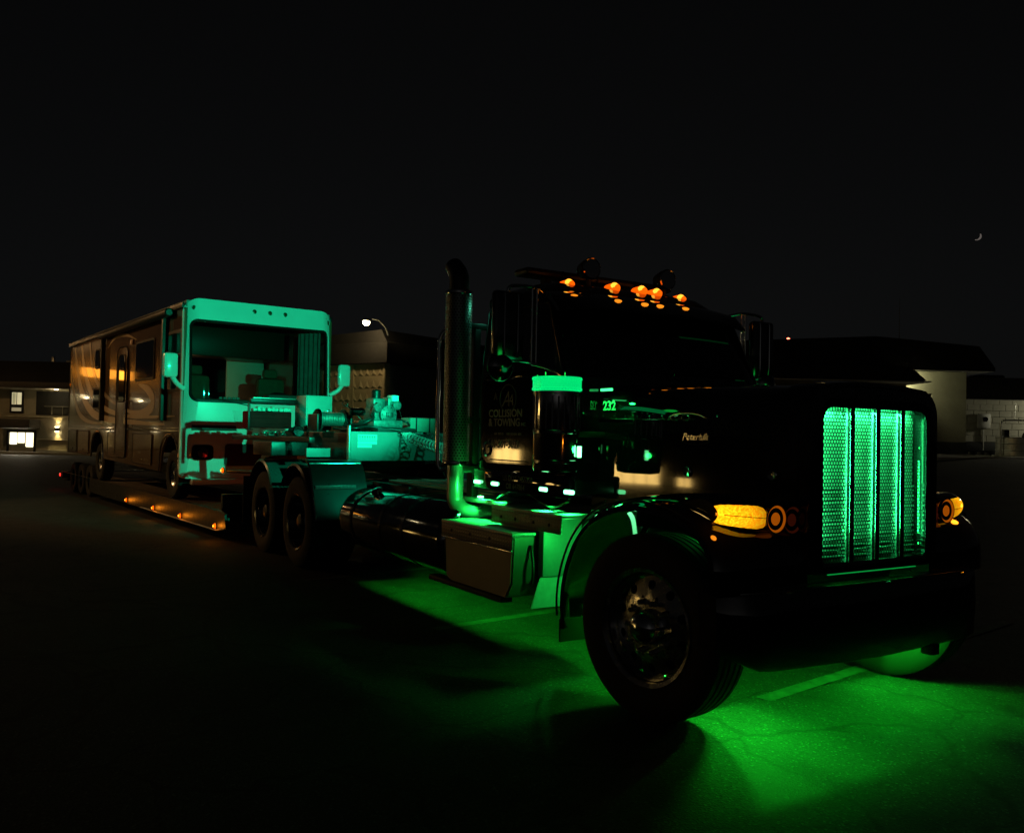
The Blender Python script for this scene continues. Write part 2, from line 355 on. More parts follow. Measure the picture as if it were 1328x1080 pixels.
# --- wheels
def tyre_profile(rad, wd):
    h = wd/2; P = [(.30, -h*.72), (.315, -h*.86), (.40, -h*1.0), (rad-.07, -h*.99), (rad-.025, -h*.90), (rad-.004, -h*.80)]
    g = [-.52, -.18, .18, .52]
    for c in g:
        y = c*h; P += [(rad, y-.008), (rad-.014, y-.006), (rad-.014, y+.006), (rad, y+.008)]
    P += [(rad-.004, h*.80), (rad-.025, h*.90), (rad-.07, h*.99), (.40, h*1.0), (.315, h*.86), (.30, h*.72)]
    return P
def lathe_mesh(prof, seg, nm):
    bm = bmesh.new(); V = []
    for rr, h in prof:
        V.append([bm.verts.new((rr*cos(2*pi*k/seg), -h, rr*sin(2*pi*k/seg))) for k in range(seg)])
    for i in range(len(prof)-1):
        for k in range(seg): bm.faces.new((V[i][k], V[i][(k+1) % seg], V[i+1][(k+1) % seg], V[i+1][k]))
    bmesh.ops.recalc_face_normals(bm, faces=bm.faces)
    me = bpy.data.meshes.new(nm); bm.to_mesh(me); bm.free(); me.shade_smooth(); me.set_sharp_from_angle(angle=radians(38)); return me
def disc_mesh(dish, m):
    """aluminium disc wheel with ten hand holes; outward is -y; dish(r) gives the offset"""
    bm = bmesh.new(); r1, r2, N, hr, hc = .165, .292, 20, .027, .235
    def pt(rr, a): return (rr*cos(a), -dish(rr), rr*sin(a))
    for sct in range(10):
        a0 = 2*pi*sct/10; half = pi/10; outer = []; hole = []
        for k in range(N):
            t = 2*pi*k/N; ux, uy = cos(t), sin(t)                    # uy radial, ux tangential
            sc_ = 1/max(abs(ux), abs(uy))
            outer.append((r1+(uy*sc_+1)/2*(r2-r1), a0+ux*sc_*half)); hole.append((hc+uy*hr, a0+ux*hr/hc))
        vo = [bm.verts.new(pt(*p)) for p in outer]; vh = [bm.verts.new(pt(*p)) for p in hole]
        vb = [bm.verts.new((p[0]*cos(p[1]), -dish(p[0])+.03, p[0]*sin(p[1]))) for p in hole]
        for k in range(N):
            j = (k+1) % N; bm.faces.new((vo[k], vo[j], vh[j], vh[k])); bm.faces.new((vh[k], vh[j], vb[j], vb[k]))
    seg = 60
    def strip(pr):
        V = [[bm.verts.new((rr*cos(2*pi*k/seg), -h, rr*sin(2*pi*k/seg))) for k in range(seg)] for rr, h in pr]
        for i in range(len(pr)-1):
            for k in range(seg): bm.faces.new((V[i][k], V[i][(k+1) % seg], V[i+1][(k+1) % seg], V[i+1][k]))
    D = dish
    strip([(r2, D(r2)), (r2+.006, D(r2)+.01), (.304, .10), (.312, .125), (.335, .135), (.338, .128), (.33, .115), (.316, .10), (.30, -.10)])
    strip([(.10, D(r1)), (r1, D(r1))])
    bmesh.ops.remove_doubles(bm, verts=bm.verts, dist=.0008); bmesh.ops.recalc_face_normals(bm, faces=bm.faces)
    me = bpy.data.meshes.new('wheel'); bm.to_mesh(me); bm.free(); me.materials.append(m); me.shade_smooth(); me.set_sharp_from_angle(angle=radians(38)); return me
ty_me = lathe_mesh(tyre_profile(.53, .28), 72, 'tyre'); ty_me.materials.append(RUBBER)
st_me = disc_mesh(lambda rr: .085 if rr < .17 else .085-(rr-.17)*.30, ALU)
dr_me = disc_mesh(lambda rr: -.06 if rr < .17 else -.06+(rr-.17)*.25, DCHROME)
drum_me = lathe_mesh([(.001, .0), (.27, .0), (.28, -.02), (.28, -.1)], 32, 'brake_drum'); drum_me.materials.append(BLACK)
hub_me = lathe_mesh([(.001, .20), (.03, .197), (.062, .185), (.088, .16), (.10, .12), (.104, .085), (.112, .08), (.115, .06)], 40, 'hub_cap'); hub_me.materials.append(CHROME)
hubd_me = lathe_mesh([(.001, .10), (.06, .10), (.085, .085), (.09, .0), (.11, -.04), (.115, -.07)], 32, 'hub_cap'); hubd_me.materials.append(BLACK)
nut_me = lathe_mesh([(.001, .052), (.010, .049), (.0155, .040), (.0165, .01), (.020, 0)], 10, 'lug_nut'); nut_me.materials.append(CHROME)
def child(name, me, parent, loc=(0, 0, 0), rot=(0, 0, 0)):
    o = bpy.data.objects.new(name, me); C.objects.link(o); o.parent = parent; o.location = loc; o.rotation_euler = rot; return o
def steer_wheel(side):
    wz = child('wheel', st_me, T, (0, side*1.06, .53), (0, radians(17), radians(7) if side < 0 else pi+radians(7)))
    child('tyre', ty_me, wz); child('brake_drum', drum_me, wz, (0, -.02, 0)); child('hub_cap', hub_me, wz)
    for k in range(10):
        a = 2*pi*(k+.5)/10; child('lug_nut', nut_me, wz, (.143*cos(a), -.085, .143*sin(a)))
for s in (-1, 1): steer_wheel(s)
for x in (-6.30, -7.72):
    for s in (-1, 1):
        wz = child('wheel', dr_me, T, (x, s*1.06, .53), (0, radians(11), 0 if s < 0 else pi))
        child('tyre', ty_me, wz); child('tyre', ty_me, wz, (0, .32, 0)); child('brake_drum', drum_me, wz, (0, .1, 0)); child('hub_cap', hubd_me, wz)
        for k in range(10):
            a = 2*pi*(k+.5)/10; child('lug_nut', nut_me, wz, (.143*cos(a), .06, .143*sin(a)))

# --- hood
def hood_ring(x):
    t = (x+1.12)/1.70; wd = .705-.125*t; zt = 1.985-.065*t; rr = .20; P = []
    half = [(wd+.01, 1.02), (wd+.004, 1.3), (wd, zt-rr-.02)]
    for k in range(1, 7):
        a = radians(90*k/7); half.append((wd-rr+rr*cos(a), zt-.02-rr+rr*sin(a)))
    half += [(wd-rr, zt-.018), (wd*.42, zt-.004), (.10, zt), (.09, zt+.006), (.0, zt+.008)]
    return [(x, -a, b) for a, b in half]+[(x, a, b) for a, b in half[-2::-1]]
hood = loft('hood', [hood_ring(-1.12+1.70*k/10) for k in range(11)], PAINT, T, closed=False, thick=-.012)
def on_side(x, z, off=.003):            # point on the right-hand side of the hood
    t = (x+1.12)/1.70; return (x, -(.7175-.125*t)-off, z)
hang = atan2(.125, 1.70)
tube('hood_trim', [on_side(-1.06+.1*k, 1.728) for k in range(10)], .006, DCHROME, hood, 6)
rv_me = lathe_mesh([(.001, .010), (.008, .008), (.012, 0)], 8, 'rivet'); rv_me.materials.append(CHROME)
for k in range(10): child('rivet', rv_me, hood, on_side(-1.02+.115*k, 1.745, .0))
# vent badge: small chrome arch with three loops
tube('hood_emblem', [on_side(-.38+.30*k/14, 1.738+.028*sin(pi*k/14)**.6, .008) for k in range(15)], .008, CHROME, hood, 8)
for q in range(2): tube('hood_emblem', [on_side(-.33+.09*q+.035*cos(a), 1.737+.018*sin(a), .008) for a in [pi*2*k/12 for k in range(13)]], .004, CHROME, hood, 6)
text('name_badge', 'Peterbilt', .062, on_side(-.27, 1.598, .004), (pi/2, 0, hang), CHROME, hood, .003, .35, bold=.0006)
tube('name_badge_line', [on_side(-.27+.02*k, 1.588-.0006*k*(11-k), .005) for k in range(12)], .0025, CHROME, hood, 6)
text('number_lettering', '232', .088, on_side(-1.02, 1.793, .004), (pi/2, 0, hang), mat('pale_green_vinyl', (.75, .8, .72), .45), hood, .001, bold=.0028)
# round chrome discs set on the hood side
for x, z in ((-.22, 1.40), (.42, 1.41)):
    lathe('hood_disc', [(.03, 0), (.034, .008), (.028, .016), (.02, .014), (.001, .010)], on_side(x, z, .0), (0, -1, 0), CHROME, hood, 20)
# ornament
loft('hood_ornament', [[(.50+dx, sgn*w_, 1.915+zz) for sgn, w_, zz in ((-1, a, 0), (-1, a*.6, b), (1, a*.6, b), (1, a, 0))] for dx, a, b in ((0, .012, .012), (.03, .016, .03), (.07, .014, .045), (.10, .006, .03))], CHROME, hood)

# --- grille shell and grille
outer = rrect(-.585, .585, .87, 1.935, .05, 6, .17); inner = rrect(-.465, .465, .935, 1.79, .04, 6, .07)
shell = ring('grille_surround', outer, inner, .665, .44, PAINT, T, .03)
# crown of the surround
loft('grille_crown', [[(.45+.18*(1-(abs(y)/.5)**2)**.5*0+dx, y, 1.925+.022*(1-(y/.46)**2)+dz) for y in [-.44+.88*k/16 for k in range(17)]] for dx, dz in ((0, 0), (.1, .004), (.18, -.006), (.205, -.03))], PAINT, shell, closed=False, thick=-.01)
for y in (-.225, .005, .235):
    box('grille_bar', (.628, y-.015, .93), (.664, y+.015, 1.80), PAINT, T, .008)
    box('grille_bar_edge', (.652, y-.022, .93), (.660, y-.017, 1.80), CHROME, T, .002)
for y in (-.225, .005, .235): box('grille_baffle', (.589, y-.006, .93), (.627, y+.006, 1.80), DULL, T, .001)
cols = [(-.463, -.243), (-.207, -.013), (.023, .217), (.253, .463)]
MINT = (.03, 1, .24)
for a, b in cols:
    pu = .0225; nu = int((b-a)/pu); pu = (b-a)/(nu+.5); nv = int(.87/(pu*sqrt(3)/2))
    o = lattice('grille_mesh', nu, nv, pu, .0090, lambda p, q, a=a: (.632, a+p, .934+q), BLACK, T); o['kind'] = 'stuff'
rad = box('radiator_core', (.54, -.46, .92), (.572, .46, 1.80), mat('radiator_fins', (.38, .40, .38), .55, .5, var=.25, vscale=40), T, .003)
boxes('cooler_tube', [((.572, -.455, .95+.030*k), (.588, .455, .95+.030*k+.012)) for k in range(14)], mat('cooler_tubes', (.5, .5, .48), .4, .6), T, .003)
for a, b in cols:
    box('grille_led_strip', (.604, a+.003, .96), (.620, a+.008, 1.77), LED_STRIP, T, .001)
    lamp('grille_light', 'AREA', (.612, a+.012, 1.42), MINT, 6.2, T, size=.02, sizey=.76, to=(.56, b-.03, 1.42))
    lamp('grille_light', 'AREA', (.612, (a+b)/2, 1.785), MINT, 1.9, T, size=.17, sizey=.02, to=(.56, (a+b)/2, 1.3))
    for k in range(2):
        z = .97+.80*(k+random.random())/2
        box('grille_led', (.618, b-.012, z), (.624, b-.006, z+.012), LED_STRIP, T, .001)
box('grille_led_strip', (.612, .452, 1.06), (.622, .457, 1.50), mat('green_led_strip_soft', (.05, .4, .1), .3, emit=(.02, 1, .22), es=3), T, .001)

box('bumper_glow_helper', (.632, -.40, .862), (.640, .40, .868), mat('dim_green_helper', (.02, .2, .05), .4, emit=(.01, 1, .16), es=.22), T, .001)  # added glowing strip, draws a green line along the bumper top
lamp('bumper_fill_light', 'AREA', (.645, 0, .860), GREEN, .5, T, size=.8, sizey=.015, to=(.650, 0, .5))  # added lamp that brightens the bumper top

# --- fenders
prof = [(-.815, .36), (-.835, .55), (-.80, .74), (-.70, .94), (-.55, 1.09), (-.36, 1.19), (-.12, 1.24), (.12, 1.235), (.34, 1.19), (.50, 1.11), (.585, .99), (.60, .86), (.60, .80)]
prof = [(p.x, p.z) for p in smoothpath([(a, 0, b) for a, b in prof], 4)]
def fender(s):
    rg = []
    for i, (x, z) in enumerate(prof):
        k0 = prof[max(i-1, 0)]; k1 = prof[min(i+1, len(prof)-1)]; t = Vector((k1[0]-k0[0], k1[1]-k0[1])).normalized(); n = Vector((-t.y, t.x))
        sec = [(.56, .03), (.75, .035), (.95, .03), (1.10, .018), (1.17, -.004), (1.20, -.03), (1.205, -.06)]
        rg.append([(x+n.x*o_, s*y, z+n.y*o_) for y, o_ in sec])
    f = loft('fender', rg, PAINT, T, closed=False, thick=.010)
    tube('fender_trim', [(x-.0, s*1.207, z-.0) for x, z in [(p[0]+(-.0), p[1]) for p in prof[2:36]]], .007, DCHROME, f, 6)
    box('mud_flap', (-.828, s*1.19 if s < 0 else .62, .27), (-.812, -.62 if s < 0 else 1.19, .42), RUBBER, f, .004)
    # inner panel closing the engine bay
    build('inner_fender', [(x, s*.60, z) for x, z in prof[8:40]]+[(.60, s*.58, 1.3), (-.75, s*.66, 1.3)], [tuple(range(34))], mat('sprayed_liner', (.012, .012, .012), .9), T, smooth=False, thick=.008)
for s in (-1, 1): fender(s)

# --- headlamp pods
def pod(s):
    sec = []
    N = 12
    def xy(t): return .56+.03*sin(pi*t)-.075*max(0, (t-.62)/.38)**2     # t: 0 inner .. 1 outer
    for k in range(N+1):
        t = k/N; y = .535+.575*t; zc = 1.165+.045*t; h = .090*(1-.18*max(0, (t-.6)/.4)**2)*(1-.5*max(0, (.1-t)/.1)**2)
        x = xy(t); rg = []
        for q in range(16):
            a = 2*pi*q/16; rg.append((x-.10+.10*cos(a)*(1 if cos(a) > 0 else 1.7), s*y, zc+h*sin(a)))
        sec.append(rg)
    body = loft('headlamp_pod', sec, PAINT, T)
    # turn signal lens: outer 45 %
    ls = []
    for k in range(9):
        t = .54+.455*k/8; y = .535+.575*t; zc = 1.165+.045*t; h = .080*(1-.20*max(0, (t-.6)/.4)**2)
        if k in (0, 8): h *= .93
        x = xy(t)+.006
        ls.append([(x-.10+.105*cos(a), s*y, zc+h*sin(a)) for a in [radians(-70+140*q/10) for q in range(11)]])
    ln = loft('turn_signal', ls, AMBS, T, closed=False, thick=.004)
    tube('lens_divider', [(xy(t)+.0085, s*(.535+.575*t), 1.165+.045*t) for t in [.55+.4*k/8 for k in range(9)]], .003, BLACK, ln, 6)
    for t, m1 in ((.42, AMBD), (.17, mat('dark_lamp_painted_glow', (.25, .18, .15), .1, .8, emit=(1, .12, .02), es=.02))):  # both headlamps are unlit; their amber and reddish glow is painted in
        y = s*(.535+.575*t); zc = 1.165+.045*t
        hl = lathe('headlamp', [(.074, 0), (.078, .012), (.07, .020), (.06, .012), (.045, .008), (.025, .016), (.001, .019)], (xy(t)-.006, y, zc), (1, 0, 0), m1, T, 28)
        lathe('bezel', [(.078, .004), (.080, .018), (.073, .022), (.071, .012)], (xy(t)-.006, y, zc), (1, 0, 0), DCHROME, hl, 28)
    box('lamp_bracket', (.25, s*1.0-.04, 1.06), (.46, s*1.0+.04, 1.14), BLACK, T, .01)
    lamp('signal_light', 'POINT', (xy(1)+.08, s*1.16, 1.21), AMBER, .45, T, .03, spec=0)
for s in (-1, 1): pod(s)

# --- bumper
def bumper():
    rg = []
    for k in range(25):
        y = -1.15+2.30*k/24; e = max(0, (abs(y)-.92)/.23)
        x = .70-.035*(y/1.15)**2-.13*e**2; zb = .375+.02*abs(y)+.10*e**1.5; zt = .815-.02*e**2
        rg.append([(x-.13, y, zt), (x-.03, y, zt+.004), (x-.008, y, zt-.004), (x, y, zt-.02), (x+.008, y, (zt+zb)/2), (x, y, zb+.02), (x-.01, y, zb+.004), (x-.04, y, zb), (x-.13, y, zb+.02)])
    b = loft('bumper', rg, PAINT, T)
    tube('bumper_edge', [(p[2][0]+.004, p[2][1], p[2][2]+.002) for p in rg], .005, DCHROME, b, 6)
    for y in (-.78, .05, .80):
        lathe('bolt', [(.022, 0), (.022, .008), (.012, .014), (.001, .015)], (.69, y, .80), (0, 0, 1), CHROME, b, 12)
    boxes('bumper_bracket', [((.30, s*.43-.03, .5), (.60, s*.43+.03, .78)) for s in (-1, 1)], DARK, T)
    box('tow_hook', (.62, .48, .33), (.70, .56, .40), DARK, T, .01)
bumper()

# --- cab
def cab_ring(x0, x1, wd, z, rad_=.10): return [(a, b, z) for a, b in rrect(x0, x1, -wd, wd, rad_, 5)]
cab = loft('cab', [cab_ring(-2.42, -1.07, .92, 1.29, .08), cab_ring(-2.43, -1.06, .945, 1.34), cab_ring(-2.43, -1.06, .95, 2.02), cab_ring(-2.42, -1.12, .945, 2.07), cab_ring(-2.41, -1.45, .90, 2.60), cab_ring(-2.39, -1.52, .87, 2.69, .14),
           cab_ring(-2.33, -1.60, .80, 2.765, .16), cab_ring(-2.22, -1.72, .68, 2.805, .18), cab_ring(-2.0, -1.85, .35, 2.825, .07)], PAINT, T)
for s in (-1, 1): box('cab_sill', (-2.42, s*.94-.02, 1.17), (-1.07, s*.94+.02, 1.33), PAINT, T, .015)
box('cab_floor', (-2.40, -.90, 1.20), (-1.07, .90, 1.30), BLACK, T)
for s in (-1, 1):
    a = -.954; b = -.968
    ol = [(-2.30, 1.47), (-2.27, 1.41), (-2.21, 1.382), (-1.20, 1.385), (-1.14, 1.42), (-1.115, 1.50), (-1.115, 2.03), (-2.305, 2.03)]
    dr = prism('door', ol, 'xz', s*.946, s*.966, PAINT, T, .006)
    # upper door frame leans in with the cab side
    def up(x, z, off=0): t = (z-2.05)/.55; return (x, s*(.952-.045*t+off), z)
    go = [(-2.27, 2.05), (-1.16, 2.05), (-1.40, 2.58), (-2.27, 2.58)]; gi = [(-2.20, 2.09), (-1.245, 2.09), (-1.435, 2.535), (-2.20, 2.535)]
    V = [up(*p, .008) for p in go]+[up(*p, .012) for p in gi]+[up(*p, -.004) for p in gi]+[up(*p, -.004) for p in go]
    build('window_frame', V, [(i, (i+1) % 4, 4+(i+1) % 4, 4+i) for i in range(4)]+[(4+i, 4+(i+1) % 4, 8+(i+1) % 4, 8+i) for i in range(4)]+[(i, (i+1) % 4, 12+(i+1) % 4, 12+i) for i in range(4)], PAINT, dr, smooth=False)
    build('window_pane', [up(*p, .004) for p in gi], [(0, 1, 2, 3)], GLASS, dr, smooth=False)
    tube('window_trim', [up(-1.165, 2.06, .014), up(-1.405, 2.575, .014), up(-2.26, 2.575, .014)], .005, DCHROME, dr, 6)
    tube('door_handle', smoothpath([(-2.19, s*.966, 1.55), (-2.19, s*.995, 1.53), (-2.19, s*.995, 1.46), (-2.19, s*.966, 1.44)]), .012, CHROME, dr, 8)
# lettering on the near door
R_ = (pi/2, 0, 0)
dr = [o for o in bpy.data.objects if o.name.startswith('door') and o.parent == T][0]
tube('logo_ring', [(-1.885+.118*cos(a), -.968, 1.885+.108*sin(a)) for a in [2*pi*k/36 for k in range(37)]], .004, LETTERD, dr, 6)
text('logo_lettering', 'A', .17, (-1.975, -.968, 1.825), R_, LETTERD, dr, .001, .35); text('logo_lettering', 'A', .12, (-1.89, -.968, 1.835), R_, LETTERD, dr, .001, .35)
text('logo_lettering', 'A', .08, (-2.10, -.968, 1.88), R_, LETTERD, dr, .001)
text('company_lettering', 'COLLISION', .083, (-2.175, -.968, 1.745), R_, LETTER, dr, .001, sx=1.19, bold=.0018)
text('company_lettering', '& TOWING', .083, (-2.175, -.968, 1.675), R_, LETTER, dr, .001, sx=1.10, bold=.0018)
text('company_lettering', 'INC', .034, (-1.69, -.968, 1.676), R_, LETTER, dr, .001, bold=.0006)
for k, wd in enumerate((.045, .05, .03, .05, .055, .045, .05)):
    x = -2.08+.055*k+(.02 if k > 2 else 0); box('small_lettering', (x, -.969, 1.605), (x+wd*.85, -.966, 1.622), LETTERD, dr, 0)
text('phone_lettering', '541-501-3021', .092, (-2.185, -.968, 1.505), R_, LETTER, dr, .001, sx=.92, bold=.0008)
for k in range(14): box('small_lettering', (-2.15+.042*k, -.969, 1.405), (-2.15+.042*k+.03, -.966, 1.415), LETTERD, dr, 0)
text('number_lettering', 'US DOT 2455350', .060, (-1.95, -.963, 1.255), R_, LETTERD, T, .001, sx=.95); text('number_lettering', 'OR 647864', .060, (-1.90, -.963, 1.195), R_, LETTERD, T, .001, sx=.95)

# windscreen: two panes following the rake of the cab front
def wsp(y, z, off=.006): t = (z-2.07)/.53; return (-1.12-.33*t+off, y, z)
for a, b in ((-.80, -.03), (.03, .80)):
    sh = .03
    build('windscreen_pane', [wsp(a, 2.09), wsp(b, 2.09), wsp(b*(1-sh) if b > .1 else b, 2.56), wsp(a*(1-sh) if a < -.1 else a, 2.56)], [(0, 1, 2, 3)], GLASS, T, smooth=False, thick=.004)
boxes('windscreen_divider', [((-1.13, -.02, 2.07), (-1.10, .02, 2.12))], PAINT, T)
# sun visor
vr = []
for k in range(17):
    y = -.93+1.86*k/16; e = (abs(y)/.93)**4; dip = .05*e
    vr.append([(-1.50, y*.96, 2.70-.03*e), (-1.38, y, 2.645-dip*.4), (-1.27, y, 2.565-dip), (-1.265, y, 2.545-dip), (-1.28, y, 2.543-dip), (-1.40, y, 2.62-dip*.4), (-1.50, y*.96, 2.67-.03*e)])
loft('sun_visor', vr, PAINT, T)
# roof marker lamps
for y, z in ((-.575, 2.772), (-.13, 2.792), (.15, 2.797), (.31, 2.792), (.575, 2.768)):
    x = -1.66
    ml = lathe('marker_lamp', [(.050, -.10), (.049, -.04), (.043, .005), (.033, .035), (.017, .055), (.001, .060)], (x, y, z), (1, 0, .10), AMB, T, 20)
    lathe('lamp_base', [(.055, -.115), (.057, -.09), (.053, -.075)], (x, y, z), (1, 0, .10), DCHROME, ml, 20)
    lathe('bulb', [(.001, .034), (.02, .030), (.031, .014), (.034, 0), (.030, -.03)], (x+.012, y-.008, z+.013), (1, -.35, .35), AMBB, ml, 14)
    lamp('marker_light', 'POINT', (x+.13, y, z+.03), AMBER, .10, T, .03)
# round roof lamps
for y in (-.30, .50):
    rl = lathe('roof_lamp', [(.02, -.14), (.06, -.12), (.08, -.05), (.086, 0), (.080, .012), (.07, .002), (.04, -.006), (.001, -.01)], (-1.74, y, 2.945), (1, 0, 0), BLACK, T, 28)
    lathe('lamp_rim', [(.082, -.006), (.088, .004), (.082, .014), (.076, .008)], (-1.74, y, 2.945), (1, 0, 0), CHROME, rl, 28)
    tube('lamp_stem', [(-1.78, y, 2.78), (-1.78, y, 2.88)], .018, BLACK, rl, 8)
# beacon bar across the roof
bb = box('beacon_bar', (-2.12, -.80, 2.875), (-1.92, .72, 2.935), PLASTIC, T, .028)
boxes('beacon_foot', [((-2.06, y-.03, 2.74), (-1.98, y+.03, 2.88)) for y in (-.55, .5)], BLACK, bb, .01)
boxes('beacon_seam', [((-2.124, y-.006, 2.880), (-1.916, y+.006, 2.932)) for y in (-.45, -.1, .3)], BLACK, bb, .002)

# --- mirrors
def mirror(s):
    hd = box('mirror_head', (-1.44, s*1.40 if s < 0 else 1.15, 2.13), (-1.37, s*1.15 if s < 0 else 1.40, 2.62), DCHROME, T, .03)
    bx_ = box('mirror_glass', (-1.447, s*1.385 if s < 0 else 1.165, 2.15), (-1.438, s*1.165 if s < 0 else 1.385, 2.60), GLASS, hd, .004)
    for y in (1.215, 1.325): tube('mirror_rib', [(-1.366, s*y, 2.15), (-1.36, s*y, 2.20), (-1.36, s*y, 2.56), (-1.366, s*y, 2.60)], .006, CHROME, hd, 6)
    tube('mirror_arm', smoothpath([(-1.48, s*.93, 2.64), (-1.41, s*1.06, 2.67), (-1.40, s*1.25, 2.66), (-1.405, s*1.28, 2.61)]), .012, CHROME, hd, 8)
    tube('mirror_arm', smoothpath([(-1.16, s*.96, 2.02), (-1.28, s*.99, 2.08), (-1.40, s*1.10, 2.125), (-1.405, s*1.25, 2.13), (-1.405, s*1.28, 2.16)]), .012, CHROME, hd, 8)
    for y in (1.035, 1.075): tube('mirror_post', [(-1.40, s*y, 2.12), (-1.40, s*y, 2.66)], .009, CHROME, hd, 8)
    lathe('convex_mirror', [(.02, -.06), (.07, -.04), (.102, -.01), (.108, 0), (.100, .006), (.06, .018), (.001, .024)], (-1.40, s*1.335, 2.085), (-1, 0, 0), DCHROME, hd, 28)
    lathe('convex_rim', [(.106, -.008), (.111, 0), (.106, .006)], (-1.40, s*1.335, 2.085), (-1, 0, 0), CHROME, hd, 28)
for s in (-1, 1): mirror(s)

# --- air cleaners
def cleaner(s):
    o = (-1.03, s*1.10, 0)
    c = lathe('air_cleaner', [(.10, 1.36), (.15, 1.37), (.158, 1.39), (.158, 1.885), (.162, 1.89), (.162, 1.905), (.150, 1.91)], o, (0, 0, 1), CHROME, T, 48)
    for k in range(24):                                        # pressed flutes
        a = 2*pi*k/24; tube('flute', [(o[0]+.158*cos(a), o[1]+.158*sin(a), 1.65), (o[0]+.158*cos(a), o[1]+.158*sin(a), 1.87)], .006, CHROME, c, 5)
    for z in (1.42, 1.62): lathe('strap', [(.159, 0), (.163, .004), (.163, .022), (.159, .026)], (o[0], o[1], z), (0, 0, 1), DCHROME, c, 48)
    rg = lathe('light_ring', [(.150, 1.91), (.168, 1.912), (.171, 1.918), (.171, 1.926), (.166, 1.930), (.166, 1.982), (.171, 1.986), (.171, 1.995), (.166, 2.002), (.02, 2.008)], o, (0, 0, 1), LED_RING, c, 48)
    for a in (-2.4, -1.2, -.2, 1.2, 2.6): lathe('stud', [(.008, 0), (.008, .02), (.004, .028)], (o[0]+.14*cos(a), o[1]+.14*sin(a), 2.003), (0, 0, 1), CHROME, c, 8)
    box('cleaner_bracket', (-1.10, s*.95 if s < 0 else .70, 1.60), (-1.0, -.70 if s < 0 else .95, 1.64), DARK, c)
    lamp('ring_light', 'POINT', (o[0]+.12, o[1]+s*.14, 2.06), GREEN, .2, T, .05, spec=0)
    # upright LED lamp on the front of the can
    ca, sa = cos(.52), -s*sin(.52)
    box('side_led', (o[0]+.170*ca-.014, o[1]+.170*sa-.014, 1.465), (o[0]+.170*ca+.014, o[1]+.170*sa+.014, 1.54), LED_G, c, .004)
    box('led_holder', (o[0]+.158*ca-.012, o[1]+.158*sa-.03, 1.445), (o[0]+.158*ca+.010, o[1]+.158*sa+.03, 1.56), DCHROME, c, .004)
    lamp('side_light', 'POINT', (o[0]+.22*ca, o[1]+.22*sa, 1.50), GREEN, .55, T, .02, spec=0)
for s in (-1, 1): cleaner(s)
# cowl LEDs
for x in (-1.16, -.98):
    p = on_side(x, 1.925, .006); box('cowl_led', (p[0]-.06, p[1]-.012, p[2]), (p[0]+.07, p[1], p[2]+.018), mat('cowl_led_lens', (.05, .4, .1), .3, emit=(.05, 1, .25), es=2.5), T, .004)
    lamp('cowl_light', 'SPOT', (p[0]+.05, p[1]-.10, p[2]+.05), GREEN, 4.5, T, .02, to=(p[0]+.07, p[1]+.02, 1.74), spot=95, blend=.8, spec=0)

# --- exhaust
def exhaust(s):
    cx, cy_ = -2.66, s*1.0; R0 = .112; nu = 26; pu = 2*pi*R0/nu
    inn = lathe('exhaust_stack', [(.085, 1.36), (.085, 2.80), (.08, 2.81), (.08, 2.84)], (cx, cy_, 0), (0, 0, 1), BLACK, T, 28)
    def mp(p, q): a = p/R0; return (cx+R0*cos(a), cy_+R0*sin(a), 1.365+q)
    sh = lattice('heat_shield', nu, int(1.42/(pu*sqrt(3)/2)), pu, .0075, mp, mat('satin_shield', (.30, .30, .30), .33, .9, rvar=.2, vscale=20), inn); sh['kind'] = 'stuff'
    for z in (1.345, 2.775): lathe('shield_band', [(R0+.001, 0), (R0+.003, .004), (R0+.003, .030), (R0+.001, .034)], (cx, cy_, z), (0, 0, 1), CHROME, inn, 36)
    pts = smoothpath([(cx, cy_, 2.80), (cx, cy_, 2.90), (cx-.03, cy_, 2.97), (cx-.11, cy_, 3.04)], 8)
    tube('stack_tip', pts, [.088-.012*k/len(pts) for k in range(len(pts))], mat('dark_tip_metal', (.05, .05, .05), .4, .8), inn, 24, cap=False)  # tip in a darker metal than the heat shield
    tube('exhaust_elbow', smoothpath([(cx, cy_, 1.40), (cx, cy_, 1.15), (cx+.01, cy_+s*-.01, 1.03), (cx+.10, cy_-s*.06, .955), (cx+.22, cy_-s*.20, .95), (cx+.28, cy_-s*.45, .95)], 8), .070, mat('satin_pipe', (.42, .42, .40), .36, .55), inn, 24)
    lathe('pipe_clamp', [(.069, 0), (.076, .004), (.076, .03), (.069, .034)], (cx+.17, cy_-s*.14, .953), (.6, -s*.8, 0), CHROME, inn, 24)
    for z in (1.7, 2.5): box('stack_bracket', (cx-.03, min(cy_-s*.1, cy_-s*.35), z), (cx+.03, max(cy_-s*.1, cy_-s*.35), z+.05), BLACK, inn)
    tube('grab_bar', smoothpath([(-2.72, s*.80, 2.50), (-2.86, s*.95, 2.52), (-2.91, s*1.04, 2.44), (-2.91, s*1.05, 2.2), (-2.90, s*1.05, 1.38), (-2.85, s*1.0, 1.30)]), .018, CHROME, T, 10)
for s in (-1, 1): exhaust(s)
boxes('stack_mount', [((-2.75, -1.0, 1.28), (-2.60, 1.0, 1.34)), ((-2.72, -.86, 1.05), (-2.62, -.80, 2.5)), ((-2.72, .80, 1.05), (-2.62, .86, 2.5))], BLACK, T)

